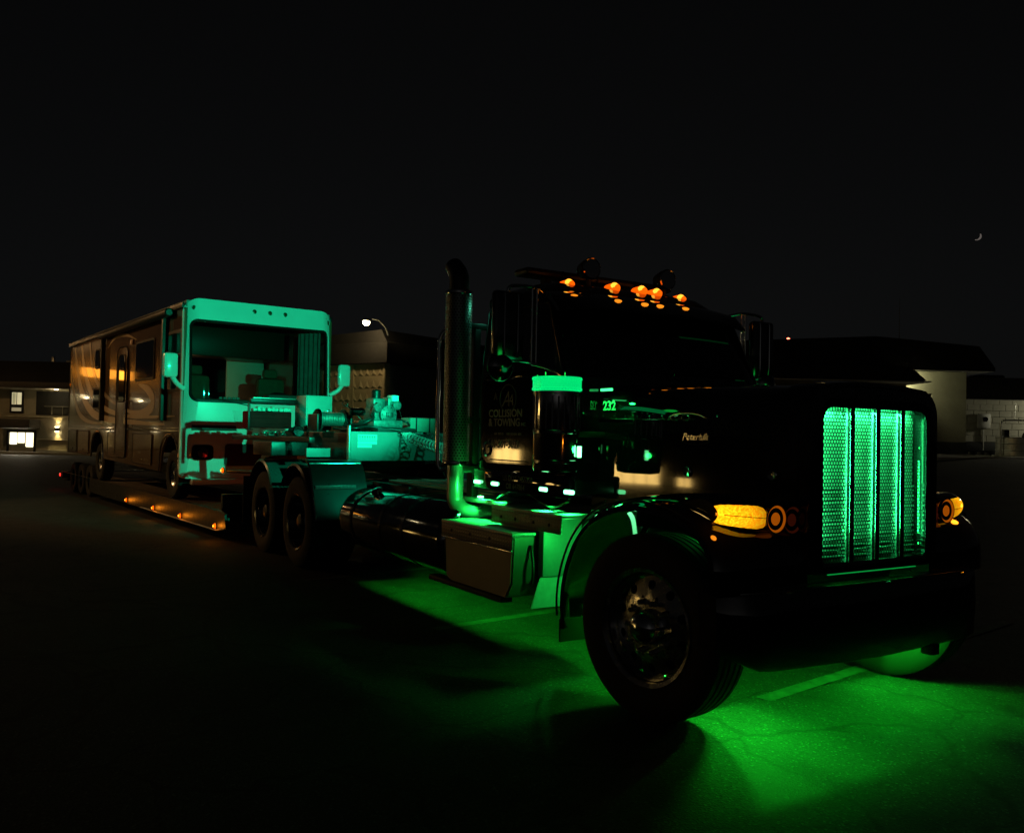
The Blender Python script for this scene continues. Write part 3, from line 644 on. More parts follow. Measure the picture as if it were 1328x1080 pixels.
# --- steps, battery boxes
def side_boxes(s):
    def B(nm, x0, x1, ya, yb, z0, z1, m, par=T, bev=.008):
        return box(nm, (x0, min(s*ya, s*yb), z0), (x1, max(s*ya, s*yb), z1), m, par, bev)
    bt = prism('battery_box', [(-2.46, .89), (-2.42, .46), (-2.34, .44), (-1.49, .44), (-1.42, .55), (-1.40, .89)], 'xz', s*.62, s*1.195, mat('battery_box_cover', (.20, .18, .14), .38, .7, rvar=.2, vscale=6), T, .012)
    B('box_lid', -2.48, -1.385, .60, 1.215, .885, .915, TREAD, bt, .006)
    B('lid_skirt', -2.48, -1.385, 1.203, 1.213, .79, .886, TREADD, bt, .004)
    for x in (-2.3, -2.0, -1.7): lathe('lid_bolt', [(.014, 0), (.014, .006), (.001, .010)], (x, s*1.213, .845), (0, s, 0), BLACK, bt, 10)
    B('lid_trim', -2.47, -1.395, 1.205, 1.216, .775, .787, CHROME, bt, .003)
    B('box_rail', -2.72, -1.55, 1.10, 1.20, .395, .435, DARK, T, .008)
    us = B('upper_step', -2.0, -1.05, .66, 1.03, 1.035, 1.065, TREAD, T, .006)
    B('step_skirt', -2.0, -1.055, 1.018, 1.028, .93, 1.036, TREADD, us, .004)
    for x in (-1.85, -1.65, -1.4, -1.2): lathe('step_bolt', [(.012, 0), (.012, .006), (.001, .010)], (x, s*1.028, .985), (0, s, 0), BLACK, us, 10)
    B('step_support', -1.95, -1.40, .66, .98, .90, 1.036, DULL, us)
    # bracket in front of the box and its hose
    fr = B('tool_bracket', -1.38, -1.31, .66, 1.0, .60, 1.03, mat('painted_bracket', (.30, .31, .30), .5, .2, var=.2), T, .012)
    prism('splash_plate', [(s*1.08, .38), (s*.74, .38), (s*.76, .60), (s*.82, .66), (s*.98, .66), (s*1.02, .56)], 'yz', -1.345, -1.33, mat('white_splash_plate', (.55, .57, .55), .5, var=.2, vscale=9), T, .004)
    tube('cable', smoothpath([(-1.39, s*1.05, .82), (-1.34, s*1.06, .66), (-1.37, s*1.05, .56), (-1.43, s*1.02, .56)]), .012, PLASTIC, T, 8)
    tube('air_line', smoothpath([(-2.1, s*.92, 1.10), (-1.9, s*.86, 1.19), (-1.6, s*.85, 1.12), (-1.35, s*.9, 1.09), (-1.15, s*.9, 1.15)]), .009, PLASTIC, T, 8)
    for x in (-2.35, -2.07, -1.38, -1.07):
        l = box('sill_led', (x-.05, min(s*.94, s*.972), 1.205), (x+.05, max(s*.94, s*.972), 1.235), LED_G, T, .01)
        lamp('sill_light', 'SPOT', (x, s*.935, 1.160), GREEN, 26, T, .015, to=(x, s*.93, 0), spot=112, blend=.7)
for s in (-1, 1): side_boxes(s)
# deck plate behind the cab
dk = box('deck_plate', (-5.05, -.56, 1.06), (-2.75, .56, 1.085), TREAD, T, .006)
boxes('deck_ridge', [((-5.05, y-.01, 1.085), (-2.75, y+.01, 1.095)) for y in (-.45, -.15, .15, .45)], DULL, dk, .003)
box('catwalk', (-2.80, -.92, 1.04), (-1.95, -.55, 1.075), TREAD, T, .006)

# --- fuel tanks
for s in (-1, 1):
    o = (-4.86, s*.90, .71)
    tk = lathe('fuel_tank', [(.001, -.03), (.20, -.02), (.27, .0), (.30, .03), (.306, .06), (.306, 2.26), (.30, 2.29), (.27, 2.32), (.2, 2.34), (.001, 2.35)], o, (1, 0, 0), ALU if s > 0 else mat('tank_aluminium', (.22, .22, .215), .06, 1, rvar=.07, vscale=7), T, 56)
    for h in (.32, 1.05, 1.55): lathe('tank_strap', [(.308, 0), (.314, .006), (.314, .054), (.308, .06)], (o[0]+h, o[1], o[2]), (1, 0, 0), DCHROME, tk, 48)
    lathe('filler_cap', [(.045, 0), (.055, .01), (.055, .05), (.03, .06)], (o[0]+.6, o[1]+s*.12, o[2]+.28), (0, s*.4, 1), CHROME, tk, 18)
    boxes('tank_hanger', [((o[0]+h, min(s*.45, s*.62), .55), (o[0]+h+.06, max(s*.45, s*.62), 1.0)) for h in (.32, 1.55)], DARK, tk)
    tube('tank_hose', smoothpath([(o[0]+.5, s*.62, 1.02), (o[0]+.75, s*.72, 1.04), (o[0]+.95, s*.70, 1.02), (o[0]+1.2, s*.62, 1.05), (o[0]+1.5, s*.6, 1.03)]), .022, PLASTIC, T, 10)

# --- drive wheel fenders
def quarter(s):
    # curved guard in front of the first drive tyre
    pr_ = smoothpath([(-6.02, 0, 1.275), (-5.86, 0, 1.265), (-5.75, 0, 1.20), (-5.66, 0, 1.06), (-5.58, 0, .88), (-5.50, 0, .68), (-5.47, 0, .62)], 4)
    g = loft('quarter_fender', [[(p.x, s*.58, p.z), (p.x, s*1.225, p.z)] for p in pr_], mat('guard_black', (.045, .045, .045), .25, .3, rvar=.15), T, closed=False, thick=.008)
    box('reflective_strip', (-5.645, min(s*.72, s*1.20), .955), (-5.60, max(s*.72, s*1.20), .995), TAPE, g, .002).rotation_euler = (0, 0, 0)
    tube('fender_bead', [(p.x, s*1.228, p.z) for p in pr_], .009, CHROME, g, 6)
    tube('fender_bead', [(-5.78, s*y, 1.235) for y in (.6, .8, 1.0, 1.22)], .008, CHROME, g, 6)
    box('fender_bracket', (-5.76, min(s*.45, s*.62), .98), (-5.70, max(s*.45, s*.62), 1.02), DARK, g)
    # half fenders over both drive wheels
    for x in (-6.30, -7.72):
        arc = [(x+.62*cos(radians(a)), .56+.66*sin(radians(a))) for a in range(35, 150, 8)]
        h = loft('half_fender', [[(a, s*.58, b), (a, s*1.22, b), (a, s*1.235, b-.03)] for a, b in arc], mat('guard_black', ()), T, closed=False, thick=.008)
for s in (-1, 1): quarter(s)
for s in (-1, 1): box('mud_flap', (-8.66, min(s*.60, s*1.2), .22), (-8.645, max(s*.60, s*1.2), .95), RUBBER, T, .003)
for s in (-1, 1):
    lathe('tail_lamp', [(.055, 0), (.055, .02), (.03, .03), (.001, .032)], (-8.76, s*.30, .90), (-1, 0, 0), REDL, T, 18); lamp('tail_light', 'POINT', (-8.86, s*.30, .90), (1, .03, .015), .5, T, .04)
box('fifth_wheel', (-7.55, -.48, 1.10), (-6.65, .48, 1.17), DARK, T, .03)

# --- rear-of-cab lamps, underglow
for y in (-.72, .45):
    lm = lathe('work_lamp', [(.03, -.07), (.06, -.05), (.065, 0), (.06, .006), (.001, .010)], (-2.52, y, 2.70), (-1, 0, -.12), BLACK, T, 20)
    lathe('lamp_lens', [(.054, .005), (.05, .012), (.001, .014)], (-2.52, y, 2.70), (-1, 0, -.12), LED_T, lm, 20)
lamp('work_light', 'SPOT', (-2.60, -.72, 2.70), TEAL, 1650, T, .02, to=(-10.8, -.55, 2.30), spot=44, blend=.4)
lamp('work_light', 'SPOT', (-2.60, .45, 2.70), TEAL, 150, T, .02, to=(-10, -.1, 1.5), spot=66, blend=.7)
glow = [(.08, -.50, .72, 95), (.08, .50, .72, 95), (.34, -.62, .50, 46), (.34, .62, .50, 40), (-.70, -.50, .74, 22), (-1.6, -.53, .74, 32), (-2.9, -.53, .76, 28), (-4.3, -.53, .76, 40)]
for x, y, z, e in glow:
    g = box('underglow_led', (x-.05, y-.012, z+.012), (x+.05, y+.012, z+.032), LED_G, T, .006)
    lamp('underglow_light', 'SPOT', (x, y, z), (.012, 1, .03), e, T, .03, to=(x, y, 0), spot=160, blend=.5)
for s in (-1, 1):
    box('wheel_well_led', (.02, s*.64-.012, 1.150), (.10, s*.64+.012, 1.165), LED_G, T, .004); lamp('wheel_well_light', 'POINT', (.06, s*.70, 1.10), GREEN, 1.3, T, .02, spec=.15)
    box('step_led', (-.87, s*.88-.02, .86), (-.85, s*.88+.02, .90), LED_G, T, .004); lamp('step_light', 'SPOT', (-.89, s*.90, .88), GREEN, 9, T, .02, to=(-1.5, s*.95, .72), spot=130, blend=.6)
    box('stack_led', (-2.42, s*.90-.02, 1.085), (-2.38, s*.90+.02, 1.10), LED_G, T, .004); lamp('stack_light', 'SPOT', (-2.40, s*.92, 1.12), GREEN, 9, T, .02, to=(-2.63, s*.99, 1.8), spot=90, blend=.8); lamp('elbow_fill_light', 'SPOT', (-2.28, s*1.0, 1.17), GREEN, 9, T, .02, to=(-2.62, s*.97, 1.05), spot=80, blend=.8)  # elbow spot is an added fill with no LED of its own

# ================================================================== TRAILER (yawed about its kingpin)
KA = .09; K = Vector((-7.0, 0, 0)); RK = Matrix.Rotation(KA, 4, 'Z')
def tw(p): return K+(RK @ Vector(p))
trailer = thing('lowbed_trailer', 'black low-deck gooseneck trailer carrying the motorhome, amber lamps along its rail', 'trailer', K, KA)
R = trailer
# gooseneck
nk = box('gooseneck', (-1.75, -.70, 1.27), (.86, .70, 1.60), BLACK, R, .02)
nose = box('nose_panel', (.862, -.71, 1.255), (.90, .71, 1.61), mat('grey_nose_panel', (.15, .155, .15), .55, var=.15, vscale=5), R, .01)
for q, (a, b, z0, z1) in enumerate(((-.62, -.36, 1.50, 1.575), (-.62, -.36, 1.455, 1.495), (-.62, -.43, 1.415, 1.45))):
    lb = box('warning_label', (.899, a, z0), (.903, b, z1), mat('white_label', (.5, .5, .48), .5), nose, 0)
for k in range(7):
    a = -.60+.033*k; box('label_print', (.9025, a, 1.515), (.9045, a+.022, 1.522), LETTERD, nose, 0); box('label_print', (.9025, a, 1.535), (.9045, a+.018, 1.556), LETTERD, nose, 0)
box('corner_post', (.84, -.735, 1.24), (.905, -.712, 1.68), GALV, R, .004)
box('kingpin_plate', (-.55, -.45, 1.172), (.70, .45, 1.27), DARK, R, .01)
for s in (-1, 1):
    box('outrigger_box', (-.95, s*1.22 if s < 0 else .72, 1.28), (-.30, -.72 if s < 0 else 1.22, 1.46), BLACK, R, .012)
    box('outrigger_rail', (-2.3, s*1.0-.04, 1.46), (.45, s*1.0+.04, 1.53), BLACK, R, .01)
    box('side_panel', (.36, s*1.05 if s < 0 else .735, 1.285), (.40, -.735 if s < 0 else 1.05, 1.395), mat('grey_nose_panel', ()), R, .006)
    # swan neck down to the low deck
    prism('neck_drop', [(-1.75, 1.58), (-1.40, 1.58), (-1.40, 1.27), (-1.80, 1.20), (-2.0, .30), (-2.35, .20), (-2.35, .60)], 'xz', s*.62, s*.72, BLACK, R, .01)
    prism('side_rail', [(-10.85, .16), (-10.85, .45), (-2.2, .44), (-1.85, .40), (-1.80, .20), (-2.2, .14), (-10.6, .14)], 'xz', s*1.20, s*1.265, BLACK, R, .008)
    tube('rail_edge', [(-14.3, s*1.268, .452), (-10.8, s*1.268, .449), (-2.3, s*1.268, .432)], .008, DARK, R, 6)
    tube('rail_edge', [(-6.4, s*1.27, .150), (-2.2, s*1.27, .150), (-1.84, s*1.268, .20)], .012, GALV, R, 6)
box('deck_frame', (-10.8, -1.19, .26), (-2.2, 1.19, .385), DARK, R, .01); box('rear_frame', (-14.3, -.90, .26), (-10.81, .90, .385), DARK, R, .01); box('rear_crossmember', (-14.35, -1.25, .28), (-14.22, 1.25, .44), BLACK, R, .01)
pl_me = None
for k in range(10):
    y = -1.18+.236*k
    box('deck_plank', (-14.2 if 0 < k < 9 else -10.8, y+.004, .387), (-2.25, y+.232, .43), WOOD, R, .006)
box('front_bulkhead', (-2.30, -1.18, .386), (-2.22, 1.18, .66), BLACK, R, .01)
sm_me = lathe_mesh([(.20, -.09), (.23, -.11), (.33, -.11), (.355, -.09), (.36, -.05), (.36, .05), (.355, .09), (.33, .11), (.23, .11), (.20, .09)], 40, 'tyre'); sm_me.materials.append(RUBBER)
rim_me = lathe_mesh([(.001, .03), (.08, .03), (.09, .0), (.17, -.02), (.195, .08), (.205, .085), (.205, -.09)], 32, 'wheel'); rim_me.materials.append(DCHROME)
for x in (-11.35, -12.25, -13.15):
    for s in (-1, 1):
        wz = child('wheel', rim_me, R, (x, s*1.08, .36), (0, 0, 0 if s < 0 else pi)); child('tyre', sm_me, wz)
def marker(x, y, z, s, m=AMB, e=.35, col=AMBER, par=R, nm='marker_lamp'):
    ml = lathe(nm, [(.040, 0), (.040, .012), (.032, .026), (.018, .036), (.001, .040)], (x, y, z), (0, s, 0), m, par, 16)
    lathe('lamp_base', [(.046, -.004), (.048, .004), (.044, .010)], (x, y, z), (0, s, 0), BLACK, ml, 16)
    if m is AMB: lathe('bulb', [(.020, .030), (.016, .042), (.001, .046)], (x, y, z), (0, s, 0), AMBB, ml, 10)
    if e: lamp('marker_light', 'POINT', (x, y+s*.10, z), col, e, par, .03)
for s in (-1, 1):
    for x in (-7.42, -5.51, -3.92, -2.22): marker(x, s*1.266, .21, s, e=.8)
    marker(-14.30, s*1.266, .36, s, REDL, .5, (1, .05, .02), nm='tail_lamp')
    # amber lamp on an arm beside the neck
    tube('lamp_arm', [(-1.95, s*.70, .98), (-2.65, s*.98, .98)], .025, BLACK, R, 8)
    marker(-2.68, s*1.02, .985, s, e=.9)
box('load_ramp', (-14.9, -1.1, .20), (-14.36, 1.1, .44), BLACK, R, .01)
# --- machinery on the neck
eng = box('power_pack', (.18, -.26, 1.66), (.62, .16, 1.76), mat('cast_engine_grey', (.17, .175, .17), .38, .55, var=.45, rvar=.25, vscale=22, bump=.3, bscale=90), R, .02)
EN = mat('cast_engine_grey', ())
boxes('engine_block', [((.22, -.20, 1.74), (.52, .10, 1.92)), ((.26, -.20, 1.90), (.48, -.02, 2.04)), ((.26, .02, 1.90), (.46, .13, 2.06))], EN, eng, .025)
boxes('cylinder_fin', [((.21, -.205, 1.76+.022*k), (.53, .105, 1.768+.022*k)) for k in range(7)], EN, eng, .002)
lathe('flywheel', [(.10, 0), (.115, .01), (.115, .05), (.06, .06), (.03, .075), (.001, .078)], (.53, -.03, 1.83), (1, 0, 0), EN, eng, 28)
lathe('pulley', [(.05, 0), (.055, .01), (.04, .025), (.055, .04), (.001, .045)], (.53, .10, 1.95), (1, 0, 0), EN, eng, 20)
lathe('pulley', [(.04, 0), (.045, .01), (.03, .022), (.045, .035), (.001, .04)], (.53, -.17, 1.90), (1, 0, 0), EN, eng, 20)
lathe('air_filter', [(.05, 0), (.06, .01), (.06, .10), (.04, .12), (.001, .125)], (.38, -.11, 2.03), (0, 0, 1), BLACK, eng, 20)
box('fuel_can', (.34, .06, 2.0), (.50, .16, 2.085), WHITEP, eng, .015)
for k in range(10):
    a = 2*pi*k/10; lathe('engine_bolt', [(.008, 0), (.008, .006), (.001, .009)], (.585, -.03+.095*cos(a), 1.83+.095*sin(a)), (1, 0, 0), BLACK, eng, 6)
boxes('pull_starter_slot', [((.598, -.03+.02*k-.006, 1.80), (.606, -.03+.02*k+.006, 1.86)) for k in (-2, -1, 0, 1, 2)], BLACK, eng, .001)
tube('spark_lead', smoothpath([(.50, -.15, 1.98), (.57, -.22, 1.96), (.56, -.24, 1.86), (.50, -.21, 1.80)]), .007, PLASTIC, eng, 6)
tube('throttle_rod', [(.54, .02, 1.92), (.55, .14, 1.90), (.50, .20, 1.80)], .005, CHROME, eng, 5)
boxes('mount_foot', [((.20, y, 1.61), (.60, y+.05, 1.665)) for y in (-.24, .09)], BLACK, eng, .005)
lathe('silencer', [(.03, 0), (.05, .02), (.05, .18), (.03, .2)], (.36, -.26, 1.86), (0, -1, 0), DCHROME, eng, 18)
tube('engine_hose', smoothpath([(.5, -.2, 1.80), (.62, -.3, 1.76), (.55, -.42, 1.70), (.3, -.5, 1.68)]), .018, PLASTIC, eng, 8)
tube('engine_hose', smoothpath([(.45, .14, 1.78), (.6, .22, 1.74), (.5, .34, 1.68)]), .015, PLASTIC, eng, 8)
wd = lathe('winch_drum', [(.12, 0), (.13, .01), (.13, .03), (.075, .035), (.075, .36), (.13, .365), (.13, .385), (.12, .395)], (.05, -.78, 1.76), (0, 1, 0), DCHROME, R, 26)
for k in range(14): lathe('cable_wrap', [(.076, 0), (.088, .004), (.092, .011), (.088, .018), (.076, .022)], (.05, -.735+.0225*k, 1.76), (0, 1, 0), GALV, wd, 20)
for y in (-.83, -.37): box('winch_frame', (-.10, y, 1.60), (.20, y+.03, 1.82), BLACK, wd)
box('battery_case', (.30, .30, 1.615), (.56, .68, 1.80), mat('tan_box', (.22, .21, .17), .6, var=.15), R, .012)
boxes('case_strap', [((.295, y, 1.612), (.565, y+.02, 1.806)) for y in (.38, .58)], BLACK, R, .003)
wb = box('tool_locker', (-1.15, -.55, 1.615), (-.80, -.16, 2.09), mat('pale_locker', (.33, .33, .31), .5, var=.1), R, .015)
box('locker_door', (-.80, -.53, 1.64), (-.792, -.18, 2.07), mat('pale_locker', ()), wb, .004)
box('locker_latch', (-.792, -.24, 1.83), (-.78, -.21, 1.90), CHROME, wb, .004)
rb = box('red_winch_housing', (-1.50, -1.18, 1.63), (-1.20, -.58, 1.86), REDP, R, .02)
boxes('housing_rib', [((-1.202, -1.16, z), (-1.192, -.60, z+.012)) for z in (1.69, 1.76, 1.82)], REDP, rb, .003)
for k in range(9):
    x, y = -1.28+.06*random.random(), -1.12+.06*k; box('strap_bundle', (x-.06, y, 1.86), (x+.04, y+.05+.02*random.random(), 1.90+.03*random.random()), mat('webbing_strap', (.55, .56, .50), .8, var=.3), rb, .012)
boxes('guard_frame', [((-1.20, -1.20, 1.97), (-1.12, -.54, 2.03)), ((-1.20, -.54, 1.60), (-1.12, -.44, 2.03)), ((-1.19, -1.22, 1.60), (-1.15, -1.19, 1.975))], BLACK, R, .008)
box('guard_board', (-1.17, -1.16, 2.031), (-1.15, -.50, 2.045), GALV, R, .004)
# control levers with ring ends
for p, q in (((-.05, -.12, 1.74), (-.85, -.28, 1.79)), ((-.05, -.02, 1.72), (-.75, .02, 1.98))):
    lv = tube('control_lever', [p, q], .011, CHROME, R, 8); t = (Vector(q)-Vector(p)).normalized()
    tube('lever_ring', [Vector(q)+t*.035+Vector((.035*cos(a)*.3, .035*cos(a), .035*sin(a))) for a in [2*pi*k/16 for k in range(17)]], .007, CHROME, lv, 6)
for k in range(14):                                            # chain heaped on the neck
    a = random.random()*6.28; x, y, z = -.75+.10*random.gauss(0, 1)*.6, -.98+.16*random.gauss(0, 1)*.6, 1.545+.02*(k % 3)
    tube('chain_link', [(x+.045*cos(t)*cos(a)-.022*sin(t)*sin(a), y+.045*cos(t)*sin(a)+.022*sin(t)*cos(a), z+.012*sin(t*2)) for t in [2*pi*q/12 for q in range(13)]], .009, GALV, R, 6)
box('tie_bar', (-.62, -1.10, 1.40), (-.58, -.60, 1.445), GALV, R, .006)
lathe('reel', [(.07, 0), (.075, .01), (.04, .012), (.04, .05), (.075, .052), (.07, .062)], (-.35, -.86, 1.60), (1, 0, 0), DCHROME, R, 22)
for y in (-.05, .12, .30):                                     # hose couplings on the nose
    gh = lathe('hose_coupling', [(.03, 0), (.035, .01), (.028, .04), (.018, .06)], (.90, y, 1.585), (1, 0, .2), CHROME, R, 14)
boxes('neck_clutter', [((.60, -.30, 1.60), (.80, .25, 1.66)), ((.10, .15, 1.60), (.26, .55, 1.70)), ((-.5, -.1, 1.60), (-.2, .45, 1.72))], DARK, R, .015)
tube('neck_hose', smoothpath([(.85, .0, 1.63), (.7, -.35, 1.67), (.82, -.6, 1.65), (.6, -.66, 1.63), (.2, -.6, 1.64)]), .016, PLASTIC, R, 8)

# --- coiled air lines between tractor and trailer
def coil(p, q, sag, turns, rad_, m, label):
    p = Vector(p); q = Vector(q); n = turns*14; pts = []
    ax = (q-p).normalized(); a = ax.orthogonal().normalized(); b = ax.cross(a)
    for k in range(n+1):
        t = k/n; c = p.lerp(q, t)+Vector((0, 0, -sag*4*t*(1-t))); rr = rad_*min(1, t*10, (1-t)*10)
        pts.append(c+(a*cos(2*pi*turns*t)+b*sin(2*pi*turns*t))*rr)
    o = tube('air_hose', pts, .0095, m, None, 6); tag(o, label, 'hose'); return o
coil(tw((.95, -.05, 1.60)), (-2.72, -.30, 1.45), .10, 34, .055, mat('grey_hose', (.45, .46, .44), .45), 'pale coiled air line strung from the trailer nose to the cab')
coil(tw((.95, .12, 1.60)), (-2.72, -.12, 1.50), .16, 30, .055, mat('dark_hose', (.05, .05, .05), .45), 'dark coiled air line hanging beside the pale coiled one')
coil(tw((.95, .30, 1.60)), (-2.72, .10, 1.48), .12, 30, .05, mat('dark_hose', ()), 'dark coiled cable on the far side of the other two coiled lines')

# ================================================================== MOTORHOME
RVO = Vector((-8.65, 0, .43)); ORG = RVO
rvh = thing('motorhome', 'tan motorhome with pale swoosh stripes and white front cap riding on the trailer', 'motorhome', tw(RVO), KA)
H = rvh
W2 = 1.27; ZB, ZT = .82, 3.69; XF, XR = -3.95, -13.5
# front cap with windscreen opening
ow = rrect(-W2, W2, ZB, ZT, .06, 8, .22); iw = rrect(-1.20, 1.20, 2.03, 3.37, .14, 8, .12)
def fx(y, z):
    e = max(0, (abs(y)-1.02)/.25); return -3.83-.16*e*e-.10*max(0, (z-2.0)/1.7)**2-.10*max(0, (z-3.5)/.2)**2*0
rg = []
for k in range(9):
    t = k/8; rg.append([(fx(a*(1-t)+c*t, b*(1-t)+e*t), a*(1-t)+c*t, b*(1-t)+e*t) for (a, b), (c, e) in zip(ow, iw)])
rg.insert(0, [(XF-.12, a, b) for a, b in ow])
capo = loft('front_cap', rg, WHITEP, H, closed=True, caps=False, thick=-.02)
# windscreen gasket and pane
iw2 = rrect(-1.165, 1.165, 2.07, 3.335, .12, 8, .10)
V = [(fx(a, b)+.008, a, b) for a, b in iw]+[(fx(a, b)+.012, a, b) for a, b in iw2]+[(fx(a, b)-.03, a, b) for a, b in iw2]; n = len(iw)
build('windscreen_gasket', V, [(k, (k+1) % n, n+(k+1) % n, n+k) for k in range(n)]+[(n+k, n+(k+1) % n, 2*n+(k+1) % n, 2*n+k) for k in range(n)], BLACK, H)
V = [(fx(y, z)-.004, y, z) for z in [2.05+1.30*j/8 for j in range(9)] for y in [-1.18+2.36*i/12 for i in range(13)]]
build('windscreen_pane', V, [(j*13+i, j*13+i+1, j*13+14+i, j*13+13+i) for j in range(8) for i in range(12)], PANE, H)
# body shell
def wallp(nm, lo, hi, m, par=H, bev=.004): return box(nm, lo, hi, m, par, bev)
# near side wall built as panels round the driver-side window opening
def side(s):
    ya, yb = (s*1.27, s*1.235) if s < 0 else (1.235, 1.27)
    cells = [((XR, ya, ZB+.73), (-5.05, yb, 3.55)), ((-5.05, ya, ZB+.73), (XF-.02, yb, 2.20)), ((-5.05, ya, 3.22), (XF-.02, yb, 3.55)), ((-4.12, ya, 2.20), (XF-.02, yb, 3.22))]
    o = boxes('side_wall', cells, TAN, H, 0)
    # skirt with wheel arches
    xs = [XR, -10.85, -10.72, -10.45, -10.15, -9.85, -9.62, -9.5, -5.20, -5.08, -4.88, -4.65, -4.42, -4.22, -4.10, XF-.02]
    zs = [.96, .95, 1.32, 1.47, 1.50, 1.47, 1.32, .93, .86, 1.24, 1.43, 1.48, 1.43, 1.24, .84, .84]
    outl = list(zip(xs, zs))+[(XF-.02, ZB+.728), (XR, ZB+.728)]
    sk = prism('skirt', outl, 'xz', ya, yb, TAN, H)
    box('belt_trim', (XR, s*1.27-.012 if s < 0 else 1.27, 1.545), (XF-.05, -1.27 if s < 0 else 1.282, 1.575), TRIM, H, .004)
    box('belt_trim', (XR, s*1.27-.010 if s < 0 else 1.27, 1.60), (XF-.05, -1.27 if s < 0 else 1.28, 1.612), TRIM, H, .003)
    for x, z0 in ((-10.17, .93), (-4.65, .86)):
        tube('arch_trim', smoothpath([(x-.60, s*1.272, z0), (x-.50, s*1.272, 1.30), (x-.25, s*1.272, 1.46), (x, s*1.272, 1.50), (x+.25, s*1.272, 1.46), (x+.48, s*1.272, 1.26), (x+.58, s*1.272, z0)]), .014, TRIM, sk, 6)
    for x0, x1, z0, z1 in ((-13.3, -12.35, 1.0, 1.50), (-12.2, -11.0, 1.0, 1.50), (-9.1, -8.1, 1.0, 1.50), (-7.05, -5.72, .95, 1.49)):
        c = prism('locker_door', rrect(x0, x1, z0, z1, .05, 4), 'xz', s*1.268, s*1.284, mat('tan_gloss_door', (.19, .12, .06), .14, 0, .8, rvar=.12), H, .006)
        ol = rrect(x0, x1, z0, z1, .05, 4); tube('door_seal', [(a, s*1.284, b) for a, b in ol+ol[:1]], .009, BLACK, c, 5)
        box('latch', ((x0+x1)/2-.05, min(s*1.284, s*1.292), z0+.05), ((x0+x1)/2+.05, max(s*1.284, s*1.292), z0+.09), CHROME, c, .004)
    # windows: dark glass in black frames
    def win(nm, x0, x1, z0, z1, rad_=.05):
        f = prism(nm, rrect(x0, x1, z0, z1, rad_, 4), 'xz', s*1.268, s*1.288, BLACK, H, .004)
        prism('pane', rrect(x0+.04, x1-.04, z0+.04, z1-.04, rad_*.8, 4), 'xz', s*1.288, s*1.2905, GLASS, f)
    win('window', -7.0, -5.70, 2.46, 3.20); win('window', -10.55, -10.10, 2.86, 3.30, .1); win('window', -10.65, -10.0, 1.98, 2.45)
    # cab side window: clear pane in a frame, curtain inside
    of = [(-5.05, 2.20), (-4.12, 2.20), (-4.12, 3.22), (-5.05, 3.22)]; nf = [(-5.0, 2.25), (-4.17, 2.25), (-4.17, 3.17), (-5.0, 3.17)]
    V = [(a, s*1.274, b) for a, b in of]+[(a, s*1.278, b) for a, b in nf]+[(a, s*1.24, b) for a, b in nf]
    cf = build('cab_window', V, [(k, (k+1) % 4, 4+(k+1) % 4, 4+k) for k in range(4)]+[(4+k, 4+(k+1) % 4, 8+(k+1) % 4, 8+k) for k in range(4)], BLACK, H, smooth=False)
    build('pane', [(a, s*1.262, b) for a, b in nf], [(0, 1, 2, 3)], PANE, cf, smooth=False)
    # swoosh stripes
    def swoosh(pts, wds, m, off):
        pts = smoothpath([(a, 0, b) for a, b in pts], 8); n = len(pts); up = []; dn = []
        for i, p in enumerate(pts):
            t = (pts[min(i+1, n-1)]-pts[max(i-1, 0)]).normalized(); nn = Vector((-t.z, 0, t.x)); f = i/(n-1)
            j = min(int(f*(len(wds)-1)), len(wds)-2); g = f*(len(wds)-1)-j; wv = (wds[j]*(1-g)+wds[j+1]*g)/2
            a = p+nn*wv; b = p-nn*wv; up.append((a.x, s*(1.27+off), a.z)); dn.append((b.x, s*(1.27+off), b.z))
        build('stripe', up+dn, [(i, i+1, n+i+1, n+i) for i in range(n-1)], m, H, smooth=False)
    swoosh([(-12.9, 3.5), (-12.5, 2.9), (-11.9, 2.35), (-10.9, 1.95), (-9.6, 1.78), (-7.2, 1.70), (-5.0, 1.66)], [.10, .22, .25, .2, .14, .09, .03], SWOOSH, .0015)
    swoosh([(-12.1, 3.5), (-11.8, 3.0), (-11.2, 2.5), (-10.3, 2.15), (-9.0, 1.92), (-7.0, 1.80), (-4.4, 1.80)], [.08, .20, .22, .16, .10, .07, .02], SWOOSH, .0025)
    swoosh([(-13.4, 3.1), (-13.0, 2.5), (-12.4, 2.0), (-11.4, 1.74), (-9.8, 1.66)], [.10, .2, .16, .1, .02], SWOOSH2, .0035)
    swoosh([(-11.2, 3.5), (-11.0, 3.1), (-10.5, 2.65), (-9.6, 2.3), (-8.6, 2.08), (-7.6, 1.96)], [.05, .12, .14, .10, .06, .01], SWOOSH2, .0045)
    swoosh([(-6.75, 2.40), (-6.1, 2.28), (-5.75, 2.08), (-6.0, 1.92), (-6.6, 1.86), (-7.4, 1.90), (-8.2, 2.02)], [.02, .16, .24, .20, .13, .08, .02], SWOOSH, .0055)
    swoosh([(-9.4, 3.25), (-8.7, 3.42), (-7.8, 3.40), (-7.0, 3.25)], [.01, .06, .06, .01], SWOOSH, .0065)
    tube('wall_seam', [(-13.45, s*1.272, 1.56), (-13.45, s*1.272, 3.55)], .012, TRIM, H, 6)
    lathe('side_lamp', [(.03, 0), (.03, .012), (.001, .018)], (-13.38, s*1.27, 2.62), (0, s, 0), AMBD, H, 12)
    lathe('side_lamp', [(.035, 0), (.035, .014), (.001, .02)], (-3.99-.1, s*1.27, 1.17), (0, s, 0), AMBD, H, 12)
for s in (-1, 1): side(s)
